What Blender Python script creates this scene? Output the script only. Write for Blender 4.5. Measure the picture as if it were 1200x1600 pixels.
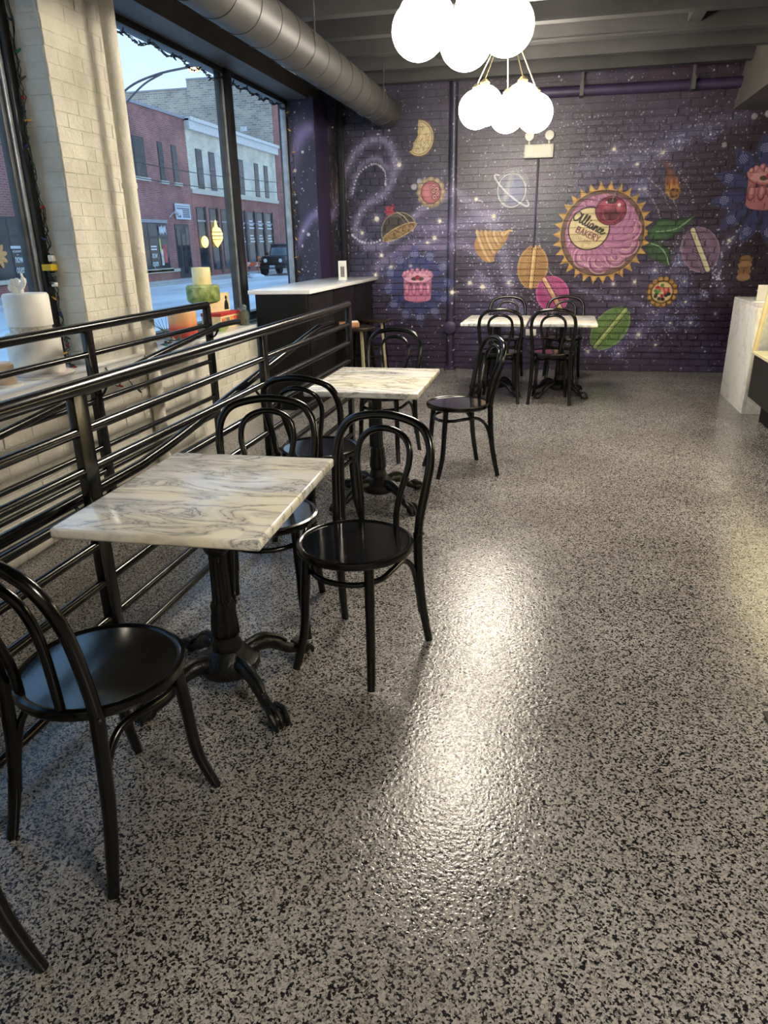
import bpy, bmesh, math, random
import numpy as np
from mathutils import Vector, Matrix

random.seed(7)
for o in list(bpy.data.objects):
    bpy.data.objects.remove(o, do_unlink=True)
S = bpy.context.scene
COL = S.collection
R = math.radians

# ------------------------------------------------------------------ camera
EYE = Vector((0, 0, 1.46))
F_PX, PITCH, YAW, ROLL = 1108.77, 0.3628, 0.2340, -0.0183
cp, sp, cy_, sy_ = math.cos(PITCH), math.sin(PITCH), math.cos(YAW), math.sin(YAW)
fw = Vector((-sy_ * cp, cy_ * cp, -sp)); rt = Vector((cy_, sy_, 0)); up = rt.cross(fw)
c_, s_ = math.cos(ROLL), math.sin(ROLL)
rt, up = c_ * rt + s_ * up, -s_ * rt + c_ * up
cam = bpy.data.cameras.new('camera'); co = bpy.data.objects.new('camera', cam); COL.objects.link(co)
m = Matrix((rt, up, -fw)).transposed().to_4x4(); m.translation = EYE
co.matrix_world = m
cam.sensor_fit = 'VERTICAL'; cam.sensor_height = 36; cam.lens = 36 * F_PX / 1600
cam.clip_start = .02; cam.clip_end = 400
S.camera = co

# ------------------------------------------------------------------ world (even dusk sky), exposure
w = bpy.data.worlds.new('dusk_sky'); S.world = w; w.use_nodes = True
wn = w.node_tree.nodes; wl = w.node_tree.links
bg = wn['Background']
tc = wn.new('ShaderNodeTexCoord'); sx = wn.new('ShaderNodeSeparateXYZ'); cr = wn.new('ShaderNodeValToRGB')
wl.new(tc.outputs['Generated'], sx.inputs[0]); wl.new(sx.outputs['Z'], cr.inputs[0]); wl.new(cr.outputs[0], bg.inputs[0])
cr.color_ramp.elements[0].position = 0.0; cr.color_ramp.elements[0].color = (.52, .64, .77, 1)
cr.color_ramp.elements[1].position = .55; cr.color_ramp.elements[1].color = (.21, .42, .72, 1)
bg.inputs[1].default_value = 1.9
LAMP = 46.0                     # pendant globe strength
LAMP_COL = (1.0, .895, .73)
S.view_settings.view_transform = 'Standard'; S.view_settings.look = 'None'
S.view_settings.exposure = 0.15; S.view_settings.gamma = 1; S.view_settings.use_curve_mapping = False

# ------------------------------------------------------------------ helpers
def sr(r, g, b):
    def f(v):
        v /= 255
        return v / 12.92 if v <= .04045 else ((v + .055) / 1.055) ** 2.4
    return (f(r), f(g), f(b), 1)

class MB:
    def __init__(s): s.v = []; s.f = []
    def add(s, vs, fs):
        o = len(s.v); s.v += [tuple(p) for p in vs]; s.f += [tuple(i + o for i in f) for f in fs]; return s
    def box(s, x0, x1, y0, y1, z0, z1):
        return s.add([(x0,y0,z0),(x1,y0,z0),(x1,y1,z0),(x0,y1,z0),(x0,y0,z1),(x1,y0,z1),(x1,y1,z1),(x0,y1,z1)],
                     [(0,3,2,1),(4,5,6,7),(0,1,5,4),(1,2,6,5),(2,3,7,6),(3,0,4,7)])
    def tube(s, path, r, seg=10, caps=True, sq=None):
        P = [Vector(p) for p in path]; n = len(P)
        rr = r if isinstance(r, (list, tuple)) else [r] * n
        T = [((P[min(i+1,n-1)] - P[max(i-1,0)]).normalized()) for i in range(n)]
        a = Vector((0,0,1)) if abs(T[0].z) < .9 else Vector((0,1,0))
        N = (a - T[0] * a.dot(T[0])).normalized()
        vs = []; fs = []
        for i in range(n):
            if i:
                N = N - T[i] * N.dot(T[i])
                N = N.normalized() if N.length > 1e-6 else T[i].orthogonal().normalized()
            B = T[i].cross(N)
            for k in range(seg):
                t = 2 * math.pi * (k + .5) / seg
                k1, k2 = (1, 1) if sq is None else sq
                vs.append(P[i] + N * (math.cos(t) * rr[i] * k1) + B * (math.sin(t) * rr[i] * k2))
        for i in range(n-1):
            for k in range(seg):
                k2 = (k+1) % seg
                fs.append((i*seg+k, i*seg+k2, (i+1)*seg+k2, (i+1)*seg+k))
        if caps:
            fs.append(tuple(range(seg))[::-1]); fs.append(tuple((n-1)*seg + k for k in range(seg)))
        return s.add(vs, fs)
    def lathe(s, prof, seg=32, c=(0,0,0), flute=0, nfl=0, ang=None):
        vs = []; fs = []; n = len(prof)
        for (r, z) in prof:
            for k in range(seg):
                t = 2*math.pi*k/seg
                q = r * (1 - flute * (.5 + .5*math.cos(nfl*t))) if nfl else r
                vs.append((c[0]+q*math.cos(t), c[1]+q*math.sin(t), c[2]+z))
        for i in range(n-1):
            for k in range(seg):
                k2 = (k+1) % seg
                fs.append((i*seg+k, i*seg+k2, (i+1)*seg+k2, (i+1)*seg+k))
        if prof[0][0] > 1e-5: fs.append(tuple(range(seg))[::-1])
        if prof[-1][0] > 1e-5: fs.append(tuple((n-1)*seg+k for k in range(seg)))
        return s.add(vs, fs)
    def ball(s, c, r, seg=16, rings=10, sc=(1,1,1)):
        pr = [(max(1e-6, r*math.sin(math.pi*i/rings)), -r*math.cos(math.pi*i/rings)) for i in range(rings+1)]
        o = len(s.v); s.lathe(pr, seg)
        s.v[o:] = [(c[0]+x*sc[0], c[1]+y*sc[1], c[2]+z*sc[2]) for x, y, z in s.v[o:]]
        return s
    def prism(s, pts, z0, z1):           # pts in xy
        n = len(pts)
        return s.add([(x,y,z0) for x,y in pts] + [(x,y,z1) for x,y in pts],
                     [tuple(range(n))[::-1], tuple(range(n, 2*n))] + [(i,(i+1)%n,(i+1)%n+n,i+n) for i in range(n)])
    def xf(s, M):
        s.v = [tuple(M @ Vector(p)) for p in s.v]; return s

def mesh_of(mb, name, mat, smooth=35, bevel=0, bseg=2):
    me = bpy.data.meshes.new(name); me.from_pydata(mb.v, [], mb.f)
    bm = bmesh.new(); bm.from_mesh(me)
    bmesh.ops.remove_doubles(bm, verts=bm.verts, dist=1e-5)
    bmesh.ops.recalc_face_normals(bm, faces=bm.faces)
    if bevel:
        bmesh.ops.bevel(bm, geom=[e for e in bm.edges if len(e.link_faces) == 2 and e.calc_face_angle(0) > .6],
                        offset=bevel, segments=bseg, profile=.5, affect='EDGES', clamp_overlap=True)
    bm.to_mesh(me); bm.free()
    if smooth:
        me.polygons.foreach_set('use_smooth', [True]*len(me.polygons))
        me.set_sharp_from_angle(angle=R(smooth))
    me.materials.append(mat)
    return me

def link(name, me, parent=None, loc=None, rot=None):
    o = bpy.data.objects.new(name, me); COL.objects.link(o)
    if parent: o.parent = parent
    if loc: o.location = loc
    if rot: o.rotation_euler = rot
    return o
def obj(name, mb, mat, parent=None, loc=None, rot=None, **k):
    return link(name, mesh_of(mb, name, mat, **k), parent, loc, rot)
def tag(o, label=None, cat=None, group=None, kind=None):
    if label: o['label'] = label
    if cat: o['category'] = cat
    if group: o['group'] = group
    if kind: o['kind'] = kind
    return o
def thing(name, label, cat, loc=(0,0,0), rz=0, group=None):
    o = link(name, None, None, loc, (0,0,rz)); o.empty_display_size = .1
    return tag(o, label, cat, group)
def struct(o, label=None): return tag(o, label, None, None, 'structure')
def copy_tree(o, parent=None):
    c = o.copy(); COL.objects.link(c); c.parent = parent
    for ch in list(o.children): copy_tree(ch, c)
    return c
def spline(pts, n=6):
    P = [Vector(p) for p in pts]; out = []
    for i in range(len(P)-1):
        p0 = P[max(i-1,0)]; p1 = P[i]; p2 = P[i+1]; p3 = P[min(i+2,len(P)-1)]
        for k in range(n):
            t = k/n
            out.append(.5*((2*p1)+(p2-p0)*t+(2*p0-5*p1+4*p2-p3)*t*t+(3*p1-p0-3*p2+p3)*t**3))
    out.append(P[-1]); return out

# ------------------------------------------------------------------ materials
def mat(name, col=(.5,.5,.5,1), rough=.5, metal=0, spec=.5, coat=0, emit=None, es=0, build=None):
    m = bpy.data.materials.new(name); m.use_nodes = True
    b = m.node_tree.nodes['Principled BSDF']
    b.inputs['Base Color'].default_value = col; b.inputs['Roughness'].default_value = rough
    b.inputs['Metallic'].default_value = metal; b.inputs['Specular IOR Level'].default_value = spec
    b.inputs['Coat Weight'].default_value = coat; b.inputs['Coat Roughness'].default_value = .12
    if emit: b.inputs['Emission Color'].default_value = emit; b.inputs['Emission Strength'].default_value = es
    if build: build(m.node_tree.nodes, m.node_tree.links, b)
    return m
def N(nodes, typ, **k):
    n = nodes.new(typ)
    for a, v in k.items():
        if a in n.inputs.keys() if hasattr(n.inputs, 'keys') else False: n.inputs[a].default_value = v
        else: setattr(n, a, v)
    return n
def noise(nodes, links, scale, detail=4, rough=.5, dist=0, vec='Object', sc=None):
    t = nodes.new('ShaderNodeTexCoord'); n = nodes.new('ShaderNodeTexNoise')
    n.inputs['Scale'].default_value = scale; n.inputs['Detail'].default_value = detail
    n.inputs['Roughness'].default_value = rough; n.inputs['Distortion'].default_value = dist
    if vec == 'World':
        g = nodes.new('ShaderNodeNewGeometry'); src = g.outputs['Position']
    else: src = t.outputs[vec]
    if sc:
        mp = nodes.new('ShaderNodeMapping'); mp.inputs['Scale'].default_value = sc
        links.new(src, mp.inputs[0]); src = mp.outputs[0]
    links.new(src, n.inputs['Vector']); return n
def ramp(nodes, links, src, stops):
    r = nodes.new('ShaderNodeValToRGB'); e = r.color_ramp.elements
    while len(e) < len(stops): e.new(.5)
    for i, (p, c) in enumerate(stops): e[i].position = p; e[i].color = c
    links.new(src, r.inputs[0]); return r
def bump(nodes, links, src, b, strength=.3, dist=.01):
    u = nodes.new('ShaderNodeBump'); u.inputs['Strength'].default_value = strength; u.inputs['Distance'].default_value = dist
    links.new(src, u.inputs['Height']); links.new(u.outputs[0], b.inputs['Normal']); return u
def var(c1, c2, scale=6, lo=.35, hi=.65, bmp=0, bd=.005, detail=5, sc=None, vec='Object', bs=None):
    def f(n, l, b):
        t = noise(n, l, scale, detail, vec=vec, sc=sc)
        r = ramp(n, l, t.outputs['Fac'], [(lo, c1), (hi, c2)])
        l.new(r.outputs[0], b.inputs['Base Color'])
        if bmp:
            t2 = noise(n, l, bs or scale*3, 6, vec=vec)
            bump(n, l, t2.outputs['Fac'], b, bmp, bd)
    return f

def floor_nodes(n, l, b):
    g = n.new('ShaderNodeNewGeometry'); wob = noise(n, l, 160, 2, .6, vec='World')
    sb = n.new('ShaderNodeVectorMath'); sb.operation = 'SCALE'; sb.inputs['Scale'].default_value = .010
    ad = n.new('ShaderNodeVectorMath'); ad.operation = 'ADD'
    l.new(wob.outputs['Color'], sb.inputs[0]); l.new(g.outputs['Position'], ad.inputs[0]); l.new(sb.outputs[0], ad.inputs[1])
    grains = []
    for sc_ in (195, 400):
        v = n.new('ShaderNodeTexVoronoi'); v.voronoi_dimensions = '2D'; v.inputs['Scale'].default_value = sc_; l.new(ad.outputs[0], v.inputs['Vector'])
        se = n.new('ShaderNodeSeparateXYZ'); l.new(v.outputs['Color'], se.inputs[0]); grains.append(se.outputs[0])
    r = ramp(n, l, grains[0], [(.0, (.016,.014,.017,1)), (.25, (.02,.018,.021,1)), (.27, (.15,.145,.14,1)), (.40, (.25,.24,.23,1)), (.55, (.33,.315,.30,1)), (1, (.40,.385,.365,1))])
    r2 = ramp(n, l, grains[1], [(.0, (.10,.10,.11,1)), (.14, (.12,.12,.13,1)), (.16, (.8,.8,.8,1)), (1, (1.1,1.1,1.1,1))])
    big = noise(n, l, 1.1, 4, .6, vec='World')
    r3 = ramp(n, l, big.outputs['Fac'], [(.35, (.66,.63,.62,1)), (.62, (1,1,1,1))])
    m1 = n.new('ShaderNodeMixRGB'); m1.blend_type = 'MULTIPLY'; m1.inputs[0].default_value = .85
    m2 = n.new('ShaderNodeMixRGB'); m2.blend_type = 'MULTIPLY'; m2.inputs[0].default_value = .9
    l.new(r.outputs[0], m1.inputs[1]); l.new(r2.outputs[0], m1.inputs[2])
    l.new(m1.outputs[0], m2.inputs[1]); l.new(r3.outputs[0], m2.inputs[2])
    l.new(m2.outputs[0], b.inputs['Base Color'])
    bn = noise(n, l, 85, 2, .5, vec='World')
    bump(n, l, bn.outputs['Fac'], b, .22, .008)
FLOOR = mat('speckled_epoxy', rough=.16, spec=.36, build=floor_nodes)

def marble_nodes(n, l, b):
    t = n.new('ShaderNodeTexCoord'); mp = n.new('ShaderNodeMapping')
    mp.inputs['Rotation'].default_value = (0, 0, R(35)); mp.inputs['Scale'].default_value = (1.5, 5.5, 3)
    oi = n.new('ShaderNodeObjectInfo'); ad = n.new('ShaderNodeVectorMath'); ad.operation = 'ADD'
    cmb = n.new('ShaderNodeCombineXYZ'); mu = n.new('ShaderNodeMath'); mu.operation = 'MULTIPLY'; mu.inputs[1].default_value = 9
    l.new(oi.outputs['Random'], mu.inputs[0]); l.new(mu.outputs[0], cmb.inputs[0]); l.new(mu.outputs[0], cmb.inputs[2])
    l.new(t.outputs['Object'], mp.inputs[0]); l.new(mp.outputs[0], ad.inputs[0]); l.new(cmb.outputs[0], ad.inputs[1])
    a = n.new('ShaderNodeTexNoise'); a.inputs['Scale'].default_value = 1.7; a.inputs['Detail'].default_value = 9; a.inputs['Roughness'].default_value = .62; a.inputs['Distortion'].default_value = 1.1
    c = n.new('ShaderNodeTexNoise'); c.inputs['Scale'].default_value = .9; c.inputs['Detail'].default_value = 4; c.inputs['Distortion'].default_value = .5
    l.new(ad.outputs[0], a.inputs['Vector']); l.new(ad.outputs[0], c.inputs['Vector'])
    W = (1,1,1,1)
    r = ramp(n, l, a.outputs['Fac'], [(.40, W), (.475, (.70,.70,.71,1)), (.493, (.26,.27,.29,1)), (.505, (.74,.74,.74,1)), (.58, W)])
    r2 = ramp(n, l, c.outputs['Fac'], [(.42, (.90,.84,.68,1)), (.55, (.92,.89,.82,1)), (.68, (.74,.74,.74,1))])
    m1 = n.new('ShaderNodeMixRGB'); m1.blend_type = 'MULTIPLY'; m1.inputs[0].default_value = 1
    l.new(r2.outputs[0], m1.inputs[1]); l.new(r.outputs[0], m1.inputs[2]); l.new(m1.outputs[0], b.inputs['Base Color'])
MARBLE = mat('veined_marble', rough=.16, spec=.5, build=marble_nodes)
BLACKWOOD = mat('black_lacquer', sr(14,13,13), .20, spec=.5, build=var(sr(4,4,4), sr(10,9,9), 30, bmp=.05, bd=.002))
SEATWOOD = mat('black_seat', sr(14,13,13), .13, spec=1.0, build=var(sr(4,4,4), sr(11,10,10), 9, bmp=.04, bd=.002, sc=(1,6,1)))
IRON = mat('cast_iron', sr(22,21,20), .34, metal=.2, build=var(sr(8,8,8), sr(22,20,19), 40, bmp=.5, bd=.004))
RAIL = mat('black_rail', sr(12,12,12), .2, build=var(sr(5,5,5), sr(11,11,10), 20))
def cream_nodes(n, l, b):
    t = noise(n, l, 5, 6, .6, vec='World'); r = ramp(n, l, t.outputs['Fac'], [(.35, sr(205,199,184)), (.65, sr(226,221,208))])
    l.new(r.outputs[0], b.inputs['Base Color'])
    t2 = noise(n, l, 22, 8, .68, vec='World'); bump(n, l, t2.outputs['Fac'], b, .7, .02)
CREAM = mat('painted_white_brick', rough=.5, build=cream_nodes)
DARKPAINT = mat('charcoal_paint', rough=.55, build=var(sr(62,60,60), sr(80,78,76), 3, vec='World', bmp=.1, bs=60))
CEIL = mat('ceiling_paint', rough=.5, build=var(sr(48,48,49), sr(60,60,61), 2.5, vec='World', bmp=.15, bs=25))
DUCT = mat('duct_paint', rough=.5, build=var(sr(52,51,51), sr(62,61,60), 4, vec='World', bmp=.1, bs=30))
FRAME = mat('black_frame', rough=.35, build=var(sr(20,20,21), sr(32,31,31), 12))
ALU = mat('aluminium_strip', rough=.4, metal=.5, build=var(sr(140,146,152), sr(170,176,182), 12))
STEEL = mat('dark_steel_frame', rough=.4, build=var(sr(54,57,60), sr(70,73,76), 12))
def glass_nodes(n, l, b):
    out = n['Material Output']; tr = n.new('ShaderNodeBsdfTransparent'); gl = n.new('ShaderNodeBsdfGlossy'); gl.inputs['Roughness'].default_value = .01
    fr = n.new('ShaderNodeLayerWeight'); fr.inputs[0].default_value = .5; mx = n.new('ShaderNodeMixShader')
    pw = n.new('ShaderNodeMath'); pw.operation = 'POWER'; pw.inputs[1].default_value = 5
    md = n.new('ShaderNodeMath'); md.operation = 'MULTIPLY_ADD'; md.inputs[1].default_value = .5; md.inputs[2].default_value = .02
    tr.inputs[0].default_value = (.97, .985, .985, 1)
    l.new(fr.outputs['Facing'], pw.inputs[0]); l.new(pw.outputs[0], md.inputs[0])
    l.new(md.outputs[0], mx.inputs[0]); l.new(tr.outputs[0], mx.inputs[1]); l.new(gl.outputs[0], mx.inputs[2]); l.new(mx.outputs[0], out.inputs[0])
GLASS = mat('window_glass', build=glass_nodes)
QUARTZ = mat('white_quartz', rough=.16, build=var(sr(225,226,226), sr(240,240,238), 5))
def vein_white(n, l, b):
    a = noise(n, l, 2.2, 8, .55, 1.0); r = ramp(n, l, a.outputs['Fac'], [(.47, sr(222,220,212)), (.497, sr(200,196,188)), (.51, sr(222,220,212))])
    l.new(r.outputs[0], b.inputs['Base Color'])
WATERFALL = mat('white_marble_panel', rough=.25, build=vein_white)
BARBLACK = mat('bar_black', rough=.5, spec=.2, build=var(sr(13,12,12), sr(20,19,18), 5))
CASEBLACK = mat('case_panel', rough=.45, build=var(sr(30,27,25), sr(40,36,33), 5))
PURPLE = mat('purple_paint', rough=.45, build=var(sr(66,50,98), sr(92,74,130), 5, vec='World', bmp=.25, bs=40))
DKPURPLE = mat('dark_purple_paint', rough=.5, build=var(sr(44,36,60), sr(60,48,84), 5, vec='World', bmp=.25, bs=40))
GLOBE = mat('lit_opal_glass', (1,1,1,1), .3, emit=LAMP_COL + (1,), es=LAMP, build=None)
BRASS = mat('pale_brass', rough=.35, metal=.8, build=var(sr(196,180,140), sr(214,200,160), 15))
WHITEP = mat('white_plastic', rough=.4, build=var(sr(215,212,200), sr(230,228,218), 10))
def flat(name, rgb, rough=.5, d=10, scale=8, **k):
    r, g, b = rgb
    return mat(name, rough=rough, build=var(sr(max(0,r-d),max(0,g-d),max(0,b-d)), sr(min(255,r+d),min(255,g+d),min(255,b+d)), scale), **k)
# ------------------------------------------------------------------ the painted mural (drawn by code in wall metres: X along the wall, Z up)
MX0, MX1, MZ1, MPP = -3.08, 3.25, 3.12, 250
MW, MH = int((MX1-MX0)*MPP), int(MZ1*MPP)
rng = np.random.default_rng(11)
AX = MX0 + (np.arange(MW)+.5)/MPP; AZ = (np.arange(MH)+.5)/MPP
CV = np.zeros((MH, MW, 3), np.float32)
def vnoise(cell, seed):
    g = np.random.default_rng(seed)
    gh, gw = int(MZ1/cell)+3, int((MX1-MX0)/cell)+3
    t = g.random((gh, gw)).astype(np.float32)
    fx = (AX-MX0)/cell; fz = AZ/cell; ix = fx.astype(int); iz = fz.astype(int)
    tx = fx-ix; tz = fz-iz; tx = tx*tx*(3-2*tx); tz = (tz*tz*(3-2*tz))[:, None]
    a = t[iz][:, ix]*(1-tx)+t[iz][:, ix+1]*tx; b = t[iz+1][:, ix]*(1-tx)+t[iz+1][:, ix+1]*tx
    return a*(1-tz)+b*tz
def region(x0, x1, z0, z1):
    i0 = max(0, int((x0-MX0)*MPP)-2); i1 = min(MW, int((x1-MX0)*MPP)+3); j0 = max(0, int(z0*MPP)-2); j1 = min(MH, int(z1*MPP)+3)
    if i1 <= i0 or j1 <= j0: return None
    return (slice(j0, j1), slice(i0, i1)), AX[None, i0:i1], AZ[j0:j1, None]
def lay(sl, a, col):
    a = np.clip(a, 0, 1)[..., None].astype(np.float32); CV[sl] = CV[sl]*(1-a) + np.array(col, np.float32)/255*a
def ell(cx, cz, rx, rz, col, ang=0, a=1, soft=.004, cond=None):
    m_ = max(rx, rz)+soft; q = region(cx-m_, cx+m_, cz-m_, cz+m_)
    if not q: return
    sl, X, Z = q; t = R(ang); u = (X-cx)*math.cos(t)+(Z-cz)*math.sin(t); v = -(X-cx)*math.sin(t)+(Z-cz)*math.cos(t)
    d = (np.sqrt((u/rx)**2+(v/rz)**2)-1)*min(rx, rz)
    al = np.clip(.5-d/soft, 0, 1)*a
    if cond is not None: al = al*cond(u, v)
    lay(sl, al, col)
def glow(cx, cz, r, col, a=.6):
    q = region(cx-2.2*r, cx+2.2*r, cz-2.2*r, cz+2.2*r)
    if q: sl, X, Z = q; lay(sl, a*np.exp(-((X-cx)**2+(Z-cz)**2)/(r*r)), col)
def stroke(pts, wd, col, a=1, soft=.003, taper=False):
    P = np.array(pts, float); x0, z0 = P.min(0)-wd*3-soft; x1, z1 = P.max(0)+wd*3+soft
    q = region(x0, x1, z0, z1)
    if not q: return
    sl, X, Z = q; best = None
    for k in range(len(P)-1):
        d = P[k+1]-P[k]; L = max(1e-9, d@d)
        t = np.clip(((X-P[k][0])*d[0]+(Z-P[k][1])*d[1])/L, 0, 1)
        dd = np.hypot(X-P[k][0]-t*d[0], Z-P[k][1]-t*d[1])
        if taper: dd = dd + wd*((k+t)/(len(P)-1))
        best = dd if best is None else np.minimum(best, dd)
    if soft > .02: lay(sl, a*np.exp(-(best/wd)**2), col)
    else: lay(sl, a*np.clip((wd/2-best)/soft+.5, 0, 1), col)
def poly(pts, col, a=1, soft=.004):
    P = np.array(pts, float); x0, z0 = P.min(0); x1, z1 = P.max(0); q = region(x0-soft, x1+soft, z0-soft, z1+soft)
    if not q: return
    sl, X, Z = q; ins = np.zeros(np.broadcast(X, Z).shape, bool); best = None
    for k in range(len(P)):
        (xa, za), (xb, zb) = P[k], P[(k+1) % len(P)]
        c = ((za > Z) != (zb > Z)) & (X < (xb-xa)*(Z-za)/((zb-za) if abs(zb-za) > 1e-9 else 1e-9)+xa); ins ^= c
        dx, dz = xb-xa, zb-za; t = np.clip(((X-xa)*dx+(Z-za)*dz)/max(1e-9, dx*dx+dz*dz), 0, 1)
        d = np.hypot(X-xa-t*dx, Z-za-t*dz); best = d if best is None else np.minimum(best, d)
    lay(sl, a*np.clip(np.where(ins, best, -best)/soft+.5, 0, 1), col)
def sp2(pts, n=8): return [(p[0], p[1]) for p in spline([(x, z, 0) for x, z in pts], n)]
def dots(pts, r, col=(225,222,235), a=.9, jit=0):
    for x, z in pts:
        ell(x+rng.normal()*jit, z+rng.normal()*jit, r*(.7+.6*rng.random()), r*(.7+.6*rng.random()), col, a=a, soft=.006)
def star(cx, cz, r, n=10, col=(222,214,190), core=(245,240,220)):
    r = r*1.2
    glow(cx, cz, r*.6, (150,140,185), .45)
    for k in range(n):
        t = 2*math.pi*k/n+rng.random()*.3; L = r*(.55+.45*rng.random())
        stroke([(cx, cz), (cx+L*math.cos(t), cz+L*math.sin(t))], .014, col, .9, taper=True)
    ell(cx, cz, r*.16, r*.16, core)
def burst(cx, cz, r, n=60, col=(170,175,225)):
    glow(cx, cz, r*.8, (90,95,165), .5)
    for k in range(n):
        t = rng.random()*6.28; q = r*rng.random()**.6; ell(cx+q*math.cos(t), cz+q*math.sin(t), .005, .005, col, a=.8)
    star(cx, cz, r*.4, 8)

# ground colours and nebulae
n1 = .5*vnoise(.8, 1)+.3*vnoise(.3, 2)+.2*vnoise(.1, 3)
n2 = .5*vnoise(.5, 4)+.3*vnoise(.2, 5)+.2*vnoise(.05, 6)
base_r = np.array((66, 42, 62)); base_l = np.array((64, 58, 88)); base_b = np.array((68, 42, 88))
fxr = np.clip((AX+1.6)/3.0, 0, 1)[None, :, None]; fzb = np.clip(1-AZ/1.1, 0, 1)[:, None, None]
CV[:] = ((base_l*(1-fxr)+base_r*fxr)*(1-fzb*.75)+base_b*fzb*.75)/255
CV *= (.60+.30*n2)[..., None]
lay((slice(None), slice(None)), np.clip((n1-.50)*2.2, 0, .5), (74, 70, 112))
for cx, cz, r, a, c in ((-.5,1.9,.5,.30,(150,148,175)),(.1,2.25,.7,.30,(120,118,150)),(.9,2.3,.6,.26,(112,112,150)),(1.2,2.55,.5,.25,(100,102,145)),(-1.1,1.6,.35,.35,(140,130,180)),
                        (.05,1.7,.25,.45,(88,112,92)),(-.05,1.55,.2,.35,(80,110,90)),(.6,.75,.5,.25,(84,78,140)),(1.0,.6,.5,.25,(88,84,150)),(-.9,.8,.5,.2,(88,80,140)),(1.2,1.05,.35,.25,(88,84,140)),(1.75,1.1,.3,.28,(84,84,130)),(-2.2,1.2,.4,.25,(95,88,140)),(-1.6,1.4,.3,.25,(112,100,160))):
    glow(cx, cz, r, c, a)
# swirling streams
def stream(pts, wd, col, a, dn=0, dr=.008, side=.05, dc=(224,220,236)):
    P = sp2(pts, 10); stroke(P, wd, col, a, soft=.05)
    for k in range(dn):
        i = int(rng.random()*(len(P)-1)); x, z = P[i]; s = rng.normal()*side
        ell(x+s, z+rng.normal()*side, dr*(.4+.9*rng.random()), dr*(.4+.9*rng.random()), dc, a=.85)
stream([(-2.62,1.75),(-2.45,2.25),(-2.2,2.52),(-1.95,2.5),(-1.88,2.25),(-2.0,2.0),(-2.25,1.85),(-2.36,1.6),(-2.2,1.42),(-1.9,1.5),(-1.6,1.78),(-1.3,1.95)], .05, (150,140,185), .75, 120, .008, .06)
stream([(-2.4,2.0),(-2.3,2.25),(-2.1,2.36),(-1.97,2.25)], .035, (160,150,195), .6)
dots(sp2([(-2.38,2.0),(-2.3,2.2),(-2.12,2.3),(-2.0,2.22),(-1.99,2.08)], 6), .011)
dots(sp2([(-2.4,1.55),(-2.28,1.47),(-2.1,1.47),(-1.95,1.58)], 5), .013)
stream([(-1.9,1.72),(-1.6,1.62),(-1.2,1.62),(-.8,1.75)], .06, (140,128,185), .55, 40)
stream([(-2.1,1.2),(-1.7,1.42),(-1.4,1.40),(-1.1,1.42),(-.85,1.3)], .055, (150,135,190), .6, 40)
stream([(-1.2,2.0),(-.9,1.75),(-.7,1.55),(-.6,1.2),(-.5,.85),(-.3,.55)], .06, (150,146,190), .5, 120, .008, .09)
stream([(-.9,1.1),(-.75,.9),(-.6,.75),(-.45,.5)], .06, (140,136,190), .5, 80, .008, .08)
stream([(1.75,2.6),(1.3,2.5),(.9,2.3),(.6,2.25),(.2,2.2)], .09, (120,122,165), .45, 160, .007, .14)
stream([(1.3,1.3),(1.25,1.0),(1.2,.75),(1.0,.5),(.7,.3),(.4,.2)], .08, (110,106,165), .5, 170, .008, .12)
stream([(.2,.95),(.5,.85),(.8,.8),(1.05,.7)], .03, (140,136,190), .4, 30)
stream([(1.9,1.5),(1.75,1.35),(1.7,1.1),(1.78,.9)], .05, (120,120,170), .5, 60, .010, .06)
for k in range(14):       # arcs of dots turning round the tart
    r_ = .62+.06*k; t0 = rng.random()*6.28
    dots([(.45+r_*math.cos(t0+i*.035), 1.5+r_*.92*math.sin(t0+i*.035)) for i in range(int(16+10*rng.random()))], .007, a=.75, jit=.004)
# star dust
nst = 3600
sxs = MX0+rng.random(nst)*(MX1-MX0); szs = rng.random(nst)**1.1*MZ1; rs = .0036+.0075*rng.random(nst)**4
for x, z, r_ in zip(sxs, szs, rs):
    ell(x, z, r_, r_, (214,210,226), a=.4+.55*rng.random(), soft=.005)
for k in range(1500):      # dense spray near the lamp side
    x = rng.normal(.2, .75); z = rng.normal(2.1, .33)
    ell(x, z, .005, .005, (205,204,220), a=.6)
for k in range(260):
    x = rng.normal(-.62, .3); z = rng.normal(1.1, .4); ell(x, z, .006, .006, (214,212,232), a=.75)
for x, z, r_ in ((-1.83,2.28,.12),(-2.1,1.72,.13),(-1.55,2.08,.1),(-2.28,1.57,.09),(-2.05,1.32,.09),(-2.12,1.1,.1),(-1.94,1.18,.11),(-1.7,1.2,.08),(-1.3,1.2,.08),(-1.95,.98,.08),(-1.5,1.45,.07),(-1.36,1.68,.09),(-1.42,1.5,.11),(-.95,1.9,.08),(-.75,1.72,.1),(-1.0,1.0,.11),(-.85,.95,.14),(-.55,1.0,.08),(-.78,.62,.1),(.85,1.95,.1),(.62,.98,.08),(.95,.42,.1),(1.05,1.12,.07),(1.15,.3,.06),(1.75,.65,.05),(.5,2.35,.09),(1.0,2.3,.09),(.75,2.2,.07),(1.78,1.42,.06),(-1.19,.9,.11),(.85,1.0,.08),(.4,.22,.06)):
    star(x, z, r_, 10)
for x, z, r_ in ((.8,1.95,.12),(1.05,1.12,.11),(1.38,1.0,.11),(1.42,.78,.13),(1.5,.55,.1),(1.6,.85,.06),(1.3,1.2,.08),(1.28,.55,.1),(.75,.2,.09),(1.15,2.4,.09),(1.45,2.45,.08)):
    burst(x, z, r_)
for x, z, r_ in ((-1.6,2.1,.03),(-1.66,2.05,.034),(1.6,2.35,.026),(1.85,2.6,.03),(1.98,2.62,.035)): ell(x, z, r_, r_, (190,188,196), a=.8, soft=.01)

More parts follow.
